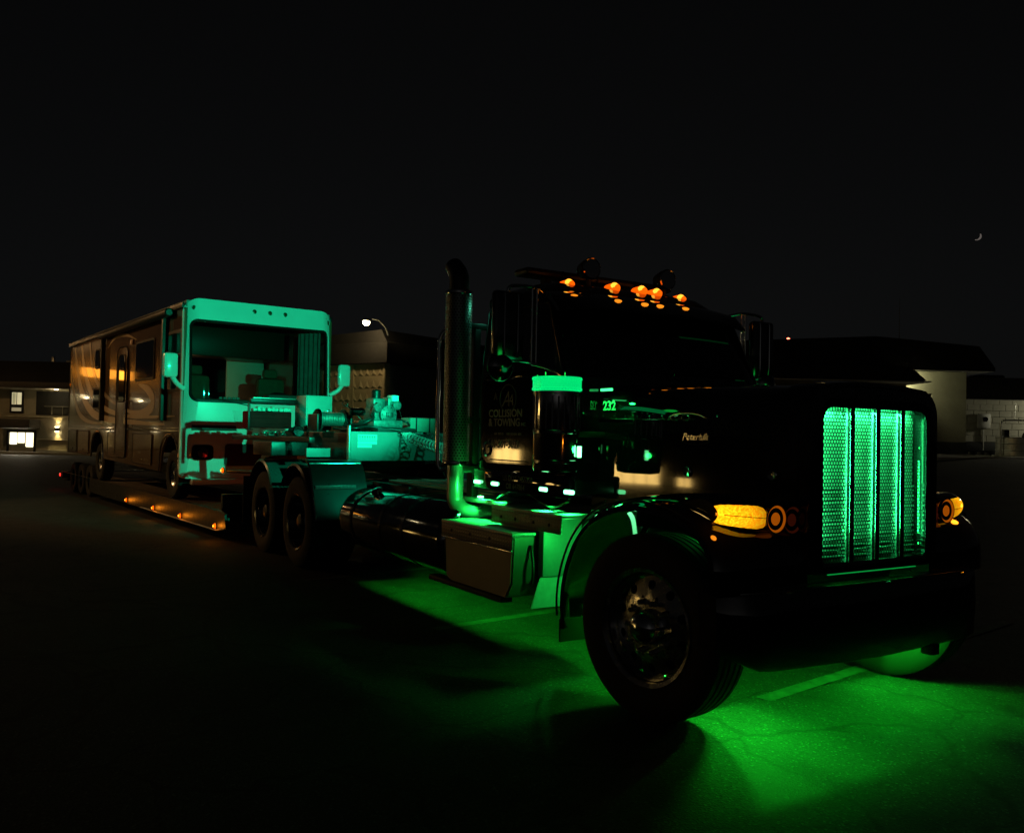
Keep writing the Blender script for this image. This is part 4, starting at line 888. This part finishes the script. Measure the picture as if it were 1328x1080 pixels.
# entry door and awning on the near side
ed = prism('entry_door', rrect(-8.42, -7.58, 1.02, 3.18, .08, 4, .22), 'xz', -1.268, -1.292, TAN, H, .005)
ol = rrect(-8.42, -7.58, 1.02, 3.18, .08, 4, .22); tube('door_seal', [(a, -1.292, b) for a, b in ol+ol[:1]], .012, BLACK, ed, 5)
prism('door_window', rrect(-8.28, -7.74, 2.10, 3.02, .06, 4, .16), 'xz', -1.290, -1.298, GLASS, ed)
ol = rrect(-8.28, -7.74, 2.10, 3.02, .06, 4, .16); tube('window_seal', [(a, -1.298, b) for a, b in ol+ol[:1]], .016, BLACK, ed, 5)
tube('grab_handle', smoothpath([(-7.45, -1.28, 2.10), (-7.45, -1.34, 2.06), (-7.45, -1.34, 1.62), (-7.45, -1.28, 1.58)]), .014, CHROME, ed, 8)
box('door_latch', (-7.72, -1.305, 1.80), (-7.64, -1.290, 1.92), BLACK, ed, .005)
box('porch_lamp', (-7.40, -1.30, 3.18), (-7.22, -1.27, 3.28), mat('porch_lamp_lens', (.5, .3, .2), .3), H, .01)
aw = lathe('awning_roller', [(.05, 0), (.07, .02), (.075, .04), (.075, 5.1), (.07, 5.12), (.05, 5.14)], (-9.70, -1.36, 3.52), (1, 0, 0), PLASTIC, H, 20)
for x in (-9.62, -4.98): boxes('awning_arm', [((x-.05, -1.36, 1.72), (x+.05, -1.275, 3.50))], PLASTIC, aw, .012)
boxes('roof_edge', [((XR, s*1.29-.02, 3.55), (XF-.08, s*1.29+.02 if s < 0 else 1.31, 3.64)) for s in (-1, 1)], BLACK, H, .01)
box('roof', (XR, -1.25, 3.56), (XF-.05, 1.25, 3.68), mat('grey_roof_membrane', (.25, .25, .24), .8), H, .02)
box('rear_wall', (XR-.04, -1.265, .95), (XR, 1.265, 3.64), TAN, H, .02)
boxes('floor', [((XR, -1.20, 1.46), (XF-.1, 1.20, 1.54)), ((XR+1, -.55, .70), (XF-.2, -.40, .90)), ((XR+1, .40, .70), (XF-.2, .55, .90))], DARK, H, .005)
for x in (-11.5, -6.5): box('air_conditioner', (x-.45, -.40, 3.68), (x+.45, .40, 3.90), mat('grey_roof_membrane', ()), H, .06)
# RV wheels
rw_me = lathe_mesh([(.22, -.10), (.24, -.115), (.37, -.115), (.40, -.09), (.405, -.04), (.405, .04), (.40, .09), (.37, .115), (.24, .115), (.22, .10)], 40, 'tyre'); rw_me.materials.append(RUBBER)
rr_me = lathe_mesh([(.001, .09), (.05, .085), (.07, .06), (.12, .05), (.16, .02), (.21, .08), (.225, .085), (.225, -.09)], 32, 'wheel'); rr_me.materials.append(ALU)
for x in (-4.65, -10.17):
    for s in (-1, 1):
        wz = child('wheel', rr_me, H, Vector((x, s*1.10, .838))-ORG, (0, 0, 0 if s < 0 else pi)); child('tyre', rw_me, wz)
# cap details
def capf(y, z, o=.0): return (fx(y, z)+o, y, z)
for y, z in ((-1.13, 3.55), (-.16, 3.575), (.11, 3.575), (.38, 3.575), (1.18, 3.52)):
    cl = lathe('clearance_lamp', [(.048, 0), (.048, .012), (.03, .024), (.001, .028)], capf(y, z, -.004), (1, 0, 0), mat('dark_amber_lens', (.10, .03, .008), .2), H, 16)
    lathe('lamp_rim', [(.048, 0), (.058, .006), (.052, .012)], capf(y, z, -.004), (1, 0, 0), WHITEP, cl, 16)
brow = smoothpath([(-.82, 0, 3.63), (-.45, 0, 3.53), (0, 0, 3.475), (.45, 0, 3.475), (.78, 0, 3.50), (.86, 0, 3.54), (.80, 0, 3.57)], 8)
tube('brow_crease', [capf(p.x, p.z, .001) for p in brow], .005, SWOOSH2, H, 5)
box('cap_stripe', (-3.835, -1.00, 1.575), (-3.815, 1.00, 1.66), BLACK, H, .004)
for s in (-1, 1):
    box('cap_stripe', (-3.90, s*1.0-.16 if s < 0 else 1.0, 1.575), (-3.822, -1.0 if s < 0 else 1.16, 1.66), BLACK, H, .004)
pan = prism('bonnet_panel', [(-.52, 1.92), (.52, 1.92), (.42, 1.50), (.36, 1.40), (-.36, 1.40), (-.42, 1.50)], 'yz', -3.83, -3.805, WHITEP, H, .008)
text('cap_lettering', 'FUSE', .05, (-3.803, -.20, 1.60), (pi/2, 0, pi/2), SWOOSH2, pan, .001) if False else box('cap_emblem', (-3.806, -.30, 1.60), (-3.802, -.17, 1.615), BLACK, pan, .001)
for s in (-1, 1):
    hl = prism('headlamp', rrect(s*.98-.17, s*.98+.17, 1.10, 1.34, .06, 4), 'yz', -3.86, -3.81, GLASS, H, .01)
    lathe('lamp_reflector', [(.08, 0), (.085, .006), (.001, .012)], (-3.81, s*.98, 1.22), (1, 0, 0), DCHROME, hl, 18)
box('front_bumper', (-3.90, -1.16, .70), (-3.74, 1.16, .80), WHITEP, H, .03)
prism('grille_opening', rrect(-.62, .62, 1.0, 1.36, .05, 4), 'yz', -3.835, -3.812, BLACK, H)
# mirrors
for s in (-1, 1):
    mh = box('mirror', (-3.96, s*1.50-.115, 2.40), (-3.84, s*1.50+.115, 2.80), WHITEP, H, .055)
    tube('mirror_stalk', smoothpath([(-3.90, s*1.47, 2.43), (-3.92, s*1.40, 2.33), (-3.98, s*1.27, 2.24)]), [.04]*13, WHITEP, mh, 10)
for y0, y1 in ((-.25, -.95), (.95, .25)):
    wp = tube('wiper', [capf(y0, 2.0, .03), capf((y0+y1)/2, 2.06, .035), capf(y1, 2.10, .03)], .008, BLACK, H, 6)
# --- interior seen through the windscreen
box('dashboard', (-4.55, -1.18, 1.90), (-3.98, 1.18, 2.10), mat('grey_dash', (.20, .21, .20), .6), H, .06)
box('instrument_binnacle', (-4.45, .20, 2.10), (-4.12, .85, 2.22), mat('grey_dash', ()), H, .05)
for y in (-.72, .66):
    st = box('seat', (-5.25, y-.27, 1.80), (-4.75, y+.27, 2.02), SEAT, H, .06); box('seat_back', (-5.35, y-.26, 2.0), (-5.15, y+.26, 2.55), SEAT, st, .07); box('headrest', (-5.33, y-.14, 2.55), (-5.20, y+.14, 2.72), SEAT, st, .05)
lathe('steering_wheel', [(.19, -.012), (.205, 0), (.19, .012), (.175, 0)], (-4.62, .62, 2.18), (.5, 0, .85), PLASTIC, H, 28)
def curtain(x0, y0, x1, y1, z0, z1, nm='curtain', folds=6):
    V = []; n = 40
    for j in range(2):
        for i in range(n+1):
            t = i/n; a = Vector((x0, y0)).lerp(Vector((x1, y1)), t); p = (Vector((y0-y1, x1-x0))).normalized()*.03*sin(t*folds*2*pi); V.append((a.x+p.x, a.y+p.y, (z0, z1)[j]))
    build(nm, V, [(i, i+1, n+2+i, n+1+i) for i in range(n)], CLOTH, H)
curtain(-4.05, 1.10, -4.45, .86, 2.12, 3.34, folds=5); curtain(-4.8, 1.18, -5.3, 1.12, 2.10, 3.35, folds=4); curtain(-4.95, -1.19, -4.70, -1.19, 2.15, 3.20, folds=3)
box('partition', (-7.0, .42, 1.55), (-6.94, 1.18, 3.5), WALLIN, H, .01); box('partition', (-8.2, -1.1, 1.55), (-8.14, -.38, 3.5), WALLIN, H, .01)
box('overhead_cabinet', (-6.6, -1.2, 2.95), (-5.9, 1.2, 3.5), mat('dark_cabinet', (.03, .022, .016), .4), H, .02)
box('sofa', (-7.6, -1.18, 1.55), (-5.9, -.62, 1.98), SEAT, H, .06); box('sofa_back', (-7.6, -1.20, 1.96), (-5.9, -.98, 2.36), SEAT, H, .06)
box('kitchen_unit', (-10.4, .45, 1.55), (-7.2, 1.2, 2.35), mat('dark_cabinet', ()), H, .01)
box('bedroom_wall', (-10.9, -1.2, 1.55), (-10.85, 1.2, 3.5), mat('dark_cabinet', ()), H, .01)
boxes('dash_note', [((-4.22+.01*k, -.62+.07*k, 2.10), (-4.18+.01*k, -.57+.07*k, 2.14)) for k in range(5)], mat('white_label', ()), H, .004)
box('wall_reading_lamp', (-6.55, -.62, 2.36), (-6.45, -.44, 2.40), mat('reading_lamp_lens', (.9, .8, .6), .3, emit=(1, .75, .4), es=3), H, .01)
lamp('reading_light', 'POINT', (-6.45, -.53, 2.28), (1, .62, .25), 5, H, .04)
box('wall_panel_tan', (-7.0, -1.2, 2.0), (-6.95, -.05, 2.55), SEAT, H, .01)
ORG = Vector((0, 0, 0))

# ================================================================== BACKGROUND (frame turned to YAW; X right, D away from the camera's foot)
CB = Vector((CAMP.x, CAMP.y, 0)); BA = YAW-pi/2; RB = Matrix.Rotation(BA, 4, 'Z')
def bw(X, Dd, z=0): return CB+(RB @ Vector((X, Dd, z)))
def bthing(name, label, cat, X, Dd, rz=0, group=None):
    p = bw(X, Dd); return thing(name, label, cat, (p.x, p.y, gz(p.x, p.y)), BA+rz, group)

# --- two-storey office on the left: origin at the facade, local x along it
of = bthing('office_building', 'two-storey tan office with lit entrance, glowing soffit and up-down wall lamps', 'building', -24.8, 50.0, .04)
LX0, LX1 = -26, 10
box('wall', (LX0, 0, -.1), (LX1, 10, 4.6), STUCCO, of, 0)
boxes('base_course', [((LX0, -.12, 0), (-4.3, 0, .22)), ((-2.3, -.12, 0), (LX1, 0, .22))], CONC, of, .02)
for z in (.72, 2.02): box('wall_band', (LX0 if z > 1 else -2.2, -.06, z), (LX1, 0, z+.08), STUCCO, of, .02)
prism('roof', [(-1.3, 3.72), (10.6, 3.72), (10.6, 4.0), (9.0, 5.25), (.2, 5.25), (-1.3, 4.0)], 'yz', LX0-.6, LX1+.6, ROOFM, of)
box('soffit', (LX0-.5, -1.25, 3.64), (LX1+.5, -.02, 3.70), SOFFIT, of, .01)
box('fascia', (LX0-.6, -1.36, 3.68), (LX1+.6, -1.305, 4.0), mat('dark_fascia', (.03, .025, .02), .7), of, .01)
def office_window(x0, x1, z0, z1, m):
    f = boxes('window', [((x0-.10, -.07, z0-.1), (x0, .0, z1+.1)), ((x1, -.07, z0-.1), (x1+.1, .0, z1+.1)), ((x0, -.069, z1), (x1, .0, z1+.1)), ((x0, -.09, z0-.1), (x1, .0, z0))], BLACK, of, .01)
    box('pane', (x0, -.02, z0), (x1, -.012, z1), m, f, 0)
    return f
fw = office_window(-3.76, -3.20, 2.76, 3.44, LITWIN); office_window(-3.76, -3.20, 2.38, 2.58, mat('dim_window_pane', (.5, .45, .3), .3, emit=(1, .85, .5), es=.22))
box('blind', (-3.72, -.035, 2.78), (-3.55, -.022, 3.42), mat('pale_blind', (.5, .48, .3), .8, emit=(1, .9, .5), es=.25), fw, 0); box('mullion', (-3.50, -.04, 2.76), (-3.47, -.02, 3.44), BLACK, fw, 0)
for x in (-9.2, -13.2, -17.2, -21.2): office_window(x-1.0, x+1.0, 2.4, 3.3, GLASS)
lg = box('loggia_panel', (-2.40, -.02, 2.18), (-.40, -.01, 3.55), mat('near_black_panel', (.01, .01, .01), .9), of, 0)  # flat near-black panel on the wall face, no opening behind it
boxes('railing', [((-1.9, -.10, 2.66), (-.45, -.06, 2.70))]+[((x, -.09, 2.2), (x+.03, -.06, 2.68)) for x in (-1.5, -.9)], mat('dark_rail', (.12, .12, .11), .5), of, .005)
en = boxes('entrance', [((-3.95, -.10, .0), (-3.85, .0, 1.28)), ((-2.45, -.10, .0), (-2.35, .0, 1.28)), ((-3.95, -.099, 1.18), (-2.35, 0, 1.28))], BLACK, of, .01)
for a, b, z0, z1 in ((-3.80, -3.42, .50, 1.15), (-3.36, -2.98, .58, 1.15), (-2.90, -2.50, .36, 1.15)): box('glass_pane', (a, -.03, z0), (b, -.022, z1), LITDOOR, en, 0)
cn = box('canopy', (-4.2, -1.3, 1.40), (-2.1, -.02, 1.92), mat('dark_canopy', (.04, .035, .03), .7), of, .04)
lamp('entrance_light', 'AREA', (-3.1, -.5, .9), (1, .9, .65), 60, of, size=1.3, sizey=.6, to=(-3.1, -6, .4))
for x in (-5.1, -9.9, -14.5, -19, -23.6, -1.15, 4.0):
    sc_ = box('wall_lamp', (x-.10, -.20, 1.28), (x+.10, -.001, 1.50), BLACK, of, .02)
    for zz, up_ in ((1.51, 1), (1.27, -1)):
        box('lamp_lens', (x-.08, -.17, zz-.008), (x+.08, -.05, zz+.008), LAMPW, sc_, .002)
        lamp('sconce_light', 'SPOT', (x, -.16, zz+.03*up_), (1, .72, .26), 50, of, .03, to=(x, .10, zz+1.2*up_), spot=62, blend=.35)
for x in (-4.9, -10.9, -15.6, -20.2, -24.8): box('pilaster', (x, -.35, 0), (x+.35, 0, 3.63), STUCCO, of, .03)
for x in (-21, -16, -11, -6, -1, 4, 8):
    dl = lathe('soffit_lamp', [(.09, 0), (.09, -.02), (.001, -.025)], (x, -.65, 3.64), (0, 0, 1), LAMPW, of, 14)
    lamp('soffit_light', 'POINT', (x, -.95, 3.48), (1, .80, .42), 12, of, .06)
box('roof_unit', (-2.2, 3, 5.25), (-.4, 5, 5.55), GALV, of, .03); box('roof_vent', (-2.7, 2.2, 5.25), (-2.55, 2.4, 5.7), GALV, of, .02)
for k, (a, b) in enumerate(((-21.0, -19.6), (-19.3, -17.6), (-17.4, -16.6))):
    box('roof_sign', (a, -.2, 4.75), (b, .1, 5.55), mat('lit_amber_sign', (.6, .3, .05), .4, emit=(1, .34, .03), es=5), of, .02)
pw = bthing('planter_kerb', 'low concrete kerb in front of the lit office', 'kerb', -24.8, 47.6, .04)
box('kerb_stone', (-22, -.15, -.05), (9, .15, .14), CONC, pw, .03)

# --- service garage out past the left edge; its lit bays are what the truck's black flank mirrors
ga = bthing('service_garage', 'low service garage with warmly lit bay doors facing the black truck flank', 'building', -38.0, 19.0, pi/2)
box('wall', (-12, .02, -.1), (14, 9, 4.2), mat('dark_brown_siding', (.012, .010, .008), .9), ga, 0); box('roof', (-12.5, -.8, 4.2), (14.5, 9.5, 4.7), ROOFM, ga, .05)
LITBAY = mat('lit_bay_glass', (.6, .45, .2), .4, emit=(1, .62, .17), es=9)
for x0, x1, z1 in ((-9.0, -8.3, .95), (-7.4, -4.8, 2.2), (-1.5, .6, .9), (6.3, 8.0, 1.0)):
    by = boxes('bay_door', [((x0-.12, -.08, 0), (x0, .02, z1+.12)), ((x1, -.08, 0), (x1+.12, .02, z1+.12)), ((x0, -.079, z1), (x1, .02, z1+.12))], BLACK, ga, .01)
    n_ = max(2, int((x1-x0)/.55))
    for k in range(n_):
        w_ = (x1-x0)/n_; box('bay_pane', (x0+w_*k+.03, .0, .05), (x0+w_*(k+1)-.03, .012, (z1-.05)*sqrt(1-.75*((k+.5)/n_*2-1)**2)), LITBAY, by, 0)

# --- lamp posts of the lot, out past the left edge of the view (they light the motorhome's flank)
def lot_lamp(X, Dd, h, e, label, col=(1, .54, .19), aim=None):
    p = bw(X, Dd); t = thing('street_lamp', label, 'street lamp', (p.x, p.y, gz(p.x, p.y)), BA)
    tube('pole', [(0, 0, 0), (0, 0, h*.5), (0, 0, h)], [.11, .09, .07], GALV, t, 12)
    box('pole_base', (-.22, -.22, 0), (.22, .22, .35), CONC, t, .03)
    tube('arm', smoothpath([(0, 0, h-.1), (.25, 0, h+.15), (.9, 0, h+.2)]), .045, GALV, t, 8)
    hd = loft('lamp_head', [[(x, s_*w_, h+.2+z_) for s_, w_, z_ in ((-1, w1, 0), (-1, w1*.7, hh), (1, w1*.7, hh), (1, w1, 0))] for x, w1, hh in ((.8, .10, .06), (1.0, .18, .14), (1.45, .17, .12), (1.6, .08, .05))], GALV, t)
    box('lamp_lens', (.98, -.14, h+.185), (1.46, .14, h+.205), LAMPW, hd, .01)
    if aim is None: lamp('street_light', 'POINT', (1.22, 0, h+.05), col, e, t, .12)
    else:
        l = lamp('street_light', 'SPOT', (1.22, 0, h+.02), col, e, t, .12, spot=72, blend=.5)
        v = Matrix.Rotation(-BA, 4, 'Z') @ (Vector(aim)-Vector((p.x, p.y, 0))); l.rotation_euler = (v-Vector((1.22, 0, h+.02))).to_track_quat('-Z', 'Y').to_euler()
    return t
lot_lamp(-16.6, 16.2, 6.0, 560, 'warm street lamp on a tall pole facing the tan motorhome flank', aim=(-15.2, -2.0, 3.1))
lot_lamp(-30, 43, 6.0, 160, 'warm street lamp on a pole near the kerb of the lit office')

# --- block-walled store behind the trailer neck
st = bthing('block_building', 'dark flat-roofed store with patterned tan block wall behind the trailer neck', 'building', -5.55, 38.0, -.62)
# corner at local (0,0); tan face runs to local -x, plain face to local +y
TANB = mat('tan_block', (.25, .20, .11), .85, var=.2, vscale=1.5, bump=.2, bscale=20)
box('tan_wall', (-9.0, 0, 0), (0, .3, 4.6), TANB, st, 0)
box('plain_wall', (-.3, .3, 0), (0, 13, 4.55), mat('green_grey_wall', (.13, .15, .13), .85, var=.2), st, 0)
box('wall_pipe', (.02, 5.2, 0), (.14, 5.35, 4.5), BLACK, st, .02)
box('roof_fascia', (-9.6, -.25, 4.6), (.3, 13.6, 5.5), ROOFM, st, .03)
prism('upper_roof', [(-9.5, 5.5), (.25, 5.5), (-.1, 6.05), (-9.5, 5.75)], 'xz', -.2, 13.4, ROOFM, st)
# raised zigzag blocks
V = []; F = []
for row in range(7):
    z0 = .7+.56*row
    for k in range(22):
        x0 = -8.9+.40*k; b = len(V)
        V += [(x0+.02, -.001, z0), (x0+.38, -.001, z0), (x0+.20, -.001, z0+.38), (x0+.20, -.06, z0+.12)]
        F += [(b, b+1, b+3), (b+1, b+2, b+3), (b+2, b, b+3)]
zz = build('zigzag_block', V, F, TANB, st, smooth=False); zz['kind'] = 'stuff'
boxes('block_pilaster', [((x, -.05, 0), (x+.10, -.001, 4.55)) for x in (-8.0, -6.0, -4.0, -2.0, -.11)], TANB, st, .01)
text('wall_lettering', 'ENTRY', .32, (-6.1, -.06, 3.85), (pi/2, pi/2, 0), mat('white_label', ()), st, .01) if False else boxes('wall_sign', [((-6.25, -.06, 3.0+.16*k), (-6.08, -.02, 3.09+.16*k)) for k in range(5)], mat('white_label', ()), st, .01)
# gooseneck lamp on the roof edge
gk = tube('lamp_arm', smoothpath([(.2, -.1, 5.8), (.28, -.35, 6.1), (.25, -.75, 6.36), (.12, -1.05, 6.40)]), .035, GALV, st, 8)
lathe('lamp_head', [(.05, .12), (.14, .07), (.19, 0), (.17, -.02)], (.0, -1.23, 6.30), (0, 0, 1), GALV, gk, 18)
lathe('lamp_bulb', [(.001, .05), (.10, .03), (.15, -.01), (.14, -.08), (.08, -.15), (.001, -.18)], (.0, -1.23, 6.27), (0, 0, 1), mat('bright_lamp', (1, .9, .6), .3, emit=(1, .80, .42), es=45), gk, 18)
lamp('roof_lamp_light', 'POINT', (.0, -1.35, 6.0), (1, .74, .36), 130, st, .12)

# --- workshop with mansard roof and its block annexe, right
ws = bthing('workshop_building', 'pale block workshop with dark overhanging roof and tall dark doorway', 'building', 21.0, 50.0, 0)
BLK = CONC
boxes('wall', [((-9.5, 0, -.3), (1.6, 9, 4.9)), ((3.05, 0, -.3), (5.0, 9, 4.9)), ((1.6, 0, 3.5), (3.05, 9, 4.9))], BLK, ws, 0)
boxes('wainscot', [((3.06, -.03, -.3), (5.03, 0, .75))], CONCD, ws, .01)
box('doorway_back', (1.6, 2.0, -.3), (3.05, 2.1, 3.5), mat('near_black_panel', ()), ws, 0)
dw = box('door', (1.75, .12, -.2), (2.9, .2, 3.4), CONCD, ws, .02)
box('door_sign', (2.25, .09, 1.35), (2.78, .118, 1.68), mat('lit_orange_sign', (.8, .5, .2), .4, emit=(1, .55, .22), es=.75), dw, .01)
prism('roof', [(-10.3, 4.75), (6.1, 4.75), (6.1, 4.95), (5.2, 6.15), (-.6, 6.6), (-10.3, 6.1)], 'xz', -1.0, 10, ROOFM, ws)
prism('porch_roof', [(-9.0, 4.0), (1.2, 4.0), (.4, 4.72), (-9.0, 4.72)], 'xz', -3.2, -1.02, ROOFM, ws)
box('porch_soffit', (-9.0, -3.15, 3.92), (1.5, -.01, 3.98), SOFFIT, ws, .01)
gl = box('flood_lamp', (.95, -.35, 4.18), (1.25, -.001, 4.36), BLACK, ws, .03); box('lamp_lens', (.98, -.33, 4.165), (1.22, -.05, 4.179), LAMPW, gl, .002)
lamp('flood_light', 'POINT', (1.25, -.8, 4.25), (1, .95, .50), 120, ws, .08)
tube('antenna', [(2.9, 4, 6.3), (2.9, 4, 9.6)], [.035, .015], GALV, ws, 6)
lathe('roof_beacon', [(.05, 0), (.05, .08), (.001, .1)], (-4.4, -.8, 6.32), (0, 0, 1), mat('small_white_lamp', (1, 1, 1), .3, emit=(1, .95, .8), es=6), ws, 10)
an = bthing('annexe_building', 'low pale block annexe with dark wainscot and overhanging roof beside the workshop', 'building', 31.0, 54.5, 0)
# block courses are built one by one on the wall in view
box('wall', (-4.6, .06, -.3), (12, 8, 3.4), BLK, an, 0)
blk_me = bpy.data.meshes.new('block'); bm = bmesh.new(); bm_box(bm, (0, 0, 0), (.78, .07, .37), .012, seg=1); bm.to_mesh(blk_me); bm.free(); blk_me.materials.append(BLK)
for j in range(7):
    for i in range(14):
        b = bpy.data.objects.new('block', blk_me); C.objects.link(b); b.parent = an; b.location = (-4.58+.80*i-.4*(j % 2), 0+.004*random.random(), .80+.39*j)
box('wainscot', (-4.6, -.02, -.3), (12, .055, .78), CONCD, an, .01)
prism('roof', [(-4.9, 3.42), (12.4, 3.42), (12.4, 3.6), (12.0, 4.75), (-4.3, 4.75), (-4.9, 3.6)], 'xz', -.9, 8.6, ROOFM, an)
box('roof_unit', (-.8, 2, 4.75), (.9, 3.4, 5.15), ROOFM, an, .1)
mb = box('meter_box', (-2.0, -.16, 1.65), (-1.2, -.01, 2.55), mat('grey_meter_box', (.45, .45, .42), .5), an, .04); lathe('meter_dial', [(.16, 0), (.16, .05), (.001, .08)], (-1.55, -.16, 2.2), (0, -1, 0), GLASS, mb, 16)
tube('conduit', [(-1.6, -.04, 1.65), (-1.6, -.04, .1)], .035, GALV, an, 6)
wp_ = box('wall_pack', (4.4, -.28, 3.05), (4.8, -.005, 3.25), BLACK, an, .03); box('lamp_lens', (4.44, -.26, 3.035), (4.76, -.06, 3.049), LAMPW, wp_, .002)
lamp('wall_pack_light', 'SPOT', (4.6, -.9, 3.1), (1, .94, .66), 800, an, .08, to=(1.2, -1.6, 0), spot=160, blend=.7)
# round stock tank with pipe frame
tk = bthing('water_tank', 'round galvanised stock tank with pipe frame standing by the pale annexe', 'tank', 28.6, 49.3, 0)
lathe('tank_wall', [(1.15, 0), (1.16, .05), (1.13, .3), (1.16, .34), (1.13, .38), (1.13, .68), (1.16, .72), (1.13, .76), (1.13, 1.02), (1.17, 1.06), (1.13, 1.08), (1.10, 1.0), (1.10, .7), (.001, .68)], (0, 0, 0), (0, 0, 1), GALV, tk, 48)
tube('pipe_frame', smoothpath([(-1.22, -.4, 0), (-1.22, -.4, 1.75), (-1.12, -.4, 1.95), (-.9, -.4, 2.02), (.6, -.4, 2.02), (1.6, -.4, 1.9), (1.9, -.4, 1.7)], 5), .045, GALV, tk, 8)
tube('pipe_frame', smoothpath([(.1, -.2, .9), (.2, -.2, 1.25), (.5, -.2, 1.38), (1.8, -.2, 1.40), (2.6, -.2, 1.35)], 5), .07, BLACK, tk, 8)
tube('pipe_frame', [(.55, -.3, .9), (.55, -.3, 2.0)], .06, BLACK, tk, 8); tube('pipe_frame', [(.6, -.35, 2.0), (1.5, -.35, 1.45)], .05, BLACK, tk, 8)
box('post', (1.35, -.55, 0), (1.6, -.35, 2.6), GALV, tk, .02); box('pump', (-.9, -.2, 1.0), (-.6, .1, 1.5), BLACK, tk, .05)
tube('aerial', [(-.1, .2, 2.0), (-.05, .2, 3.0)], .015, GALV, tk, 6)
sk_ = bthing('pallet_stack', 'low dark skid lying on the ground beside the stock tank', 'skid', 26.6, 49.6, 0)
for j in range(3): box('board', (-.6, -.3+.22*j, .22), (.6, -.12+.22*j, .30), BLACK, sk_, .01)
for x in (-.5, .0, .42): box('bearer', (x, -.3, 0), (x+.1, .32, .22), BLACK, sk_, .01)

# --- pale concrete apron in front of the workshop and annexe
V = []; F = []; nx, ny = 22, 6
for lift in (.035, -.25):
    for j in range(ny+1):
        for i in range(nx+1):
            p = bw(13+32*i/nx, 42.5+8.5*j/ny); V.append((p.x, p.y, gz(p.x, p.y)+lift))
m_ = (nx+1)*(ny+1)
for j in range(ny):
    for i in range(nx): F.append((j*(nx+1)+i, j*(nx+1)+i+1, (j+1)*(nx+1)+i+1, (j+1)*(nx+1)+i))
for i in range(nx): F.append((i, i+1, m_+i+1, m_+i))
for j in range(ny): F += [(j*(nx+1), (j+1)*(nx+1), m_+(j+1)*(nx+1), m_+j*(nx+1)), (j*(nx+1)+nx, (j+1)*(nx+1)+nx, m_+(j+1)*(nx+1)+nx, m_+j*(nx+1)+nx)]
ap = build('concrete_apron', V, F, mat('pale_concrete', (.30, .29, .25), .9, var=.25, vscale=.8)); ap['kind'] = 'structure'

# --- distant mast with red beacon
mp_ = bw(120*(1021-664)/1132.6, 120); mast = thing('radio_mast', 'slim distant mast with a red aviation beacon beyond the workshop roof', 'mast', (mp_.x, mp_.y, gz(mp_.x, mp_.y)), BA)
tube('mast_tube', [(0, 0, 0), (0, 0, 14.4)], [.10, .05], mat('mast_dark', (.02, .02, .02), .8), mast, 6)
lathe('beacon', [(.16, 0), (.22, .1), (.20, .25), (.001, .36)], (0, 0, 14.4), (0, 0, 1), mat('red_beacon', (1, .2, .1), .3, emit=(1, .10, .05), es=14), mast, 12)
# --- crescent moon
mo = []
Dm = 6000; cx_, cz_ = Dm*(1266-664)/1132.6, 1.6+(576-305.5)/1132.6*Dm; rm = 27
pts_o = [(rm*cos(a), rm*sin(a)) for a in [radians(-115+150*k/16) for k in range(17)]]
pts_i = [(rm*cos(a)*1-(.34*rm*cos(a-radians(-40))*cos(radians(-40))), rm*sin(a)-(.34*rm*cos(a-radians(-40))*sin(radians(-40)))) for a in [radians(-115+150*k/16) for k in range(17)]]
V = [bw(cx_+a, Dm+dd, cz_+b) for dd in (0, 12) for a, b in pts_o]+[bw(cx_+a, Dm+dd, cz_+b) for dd in (0, 12) for a, b in pts_i]; n = 17
F = []
for i in range(n-1): F += [(i, i+1, 2*n+i+1, 2*n+i), (n+i, n+i+1, 3*n+i+1, 3*n+i), (i, i+1, n+i+1, n+i), (2*n+i, 2*n+i+1, 3*n+i+1, 3*n+i)]
moon = build('moon', V, F, mat('moon_glow', (.8, .8, .75), .8, emit=(1, .85, .75), es=.10), None, smooth=False); tag(moon, 'thin crescent moon hanging in the black sky', 'moon')
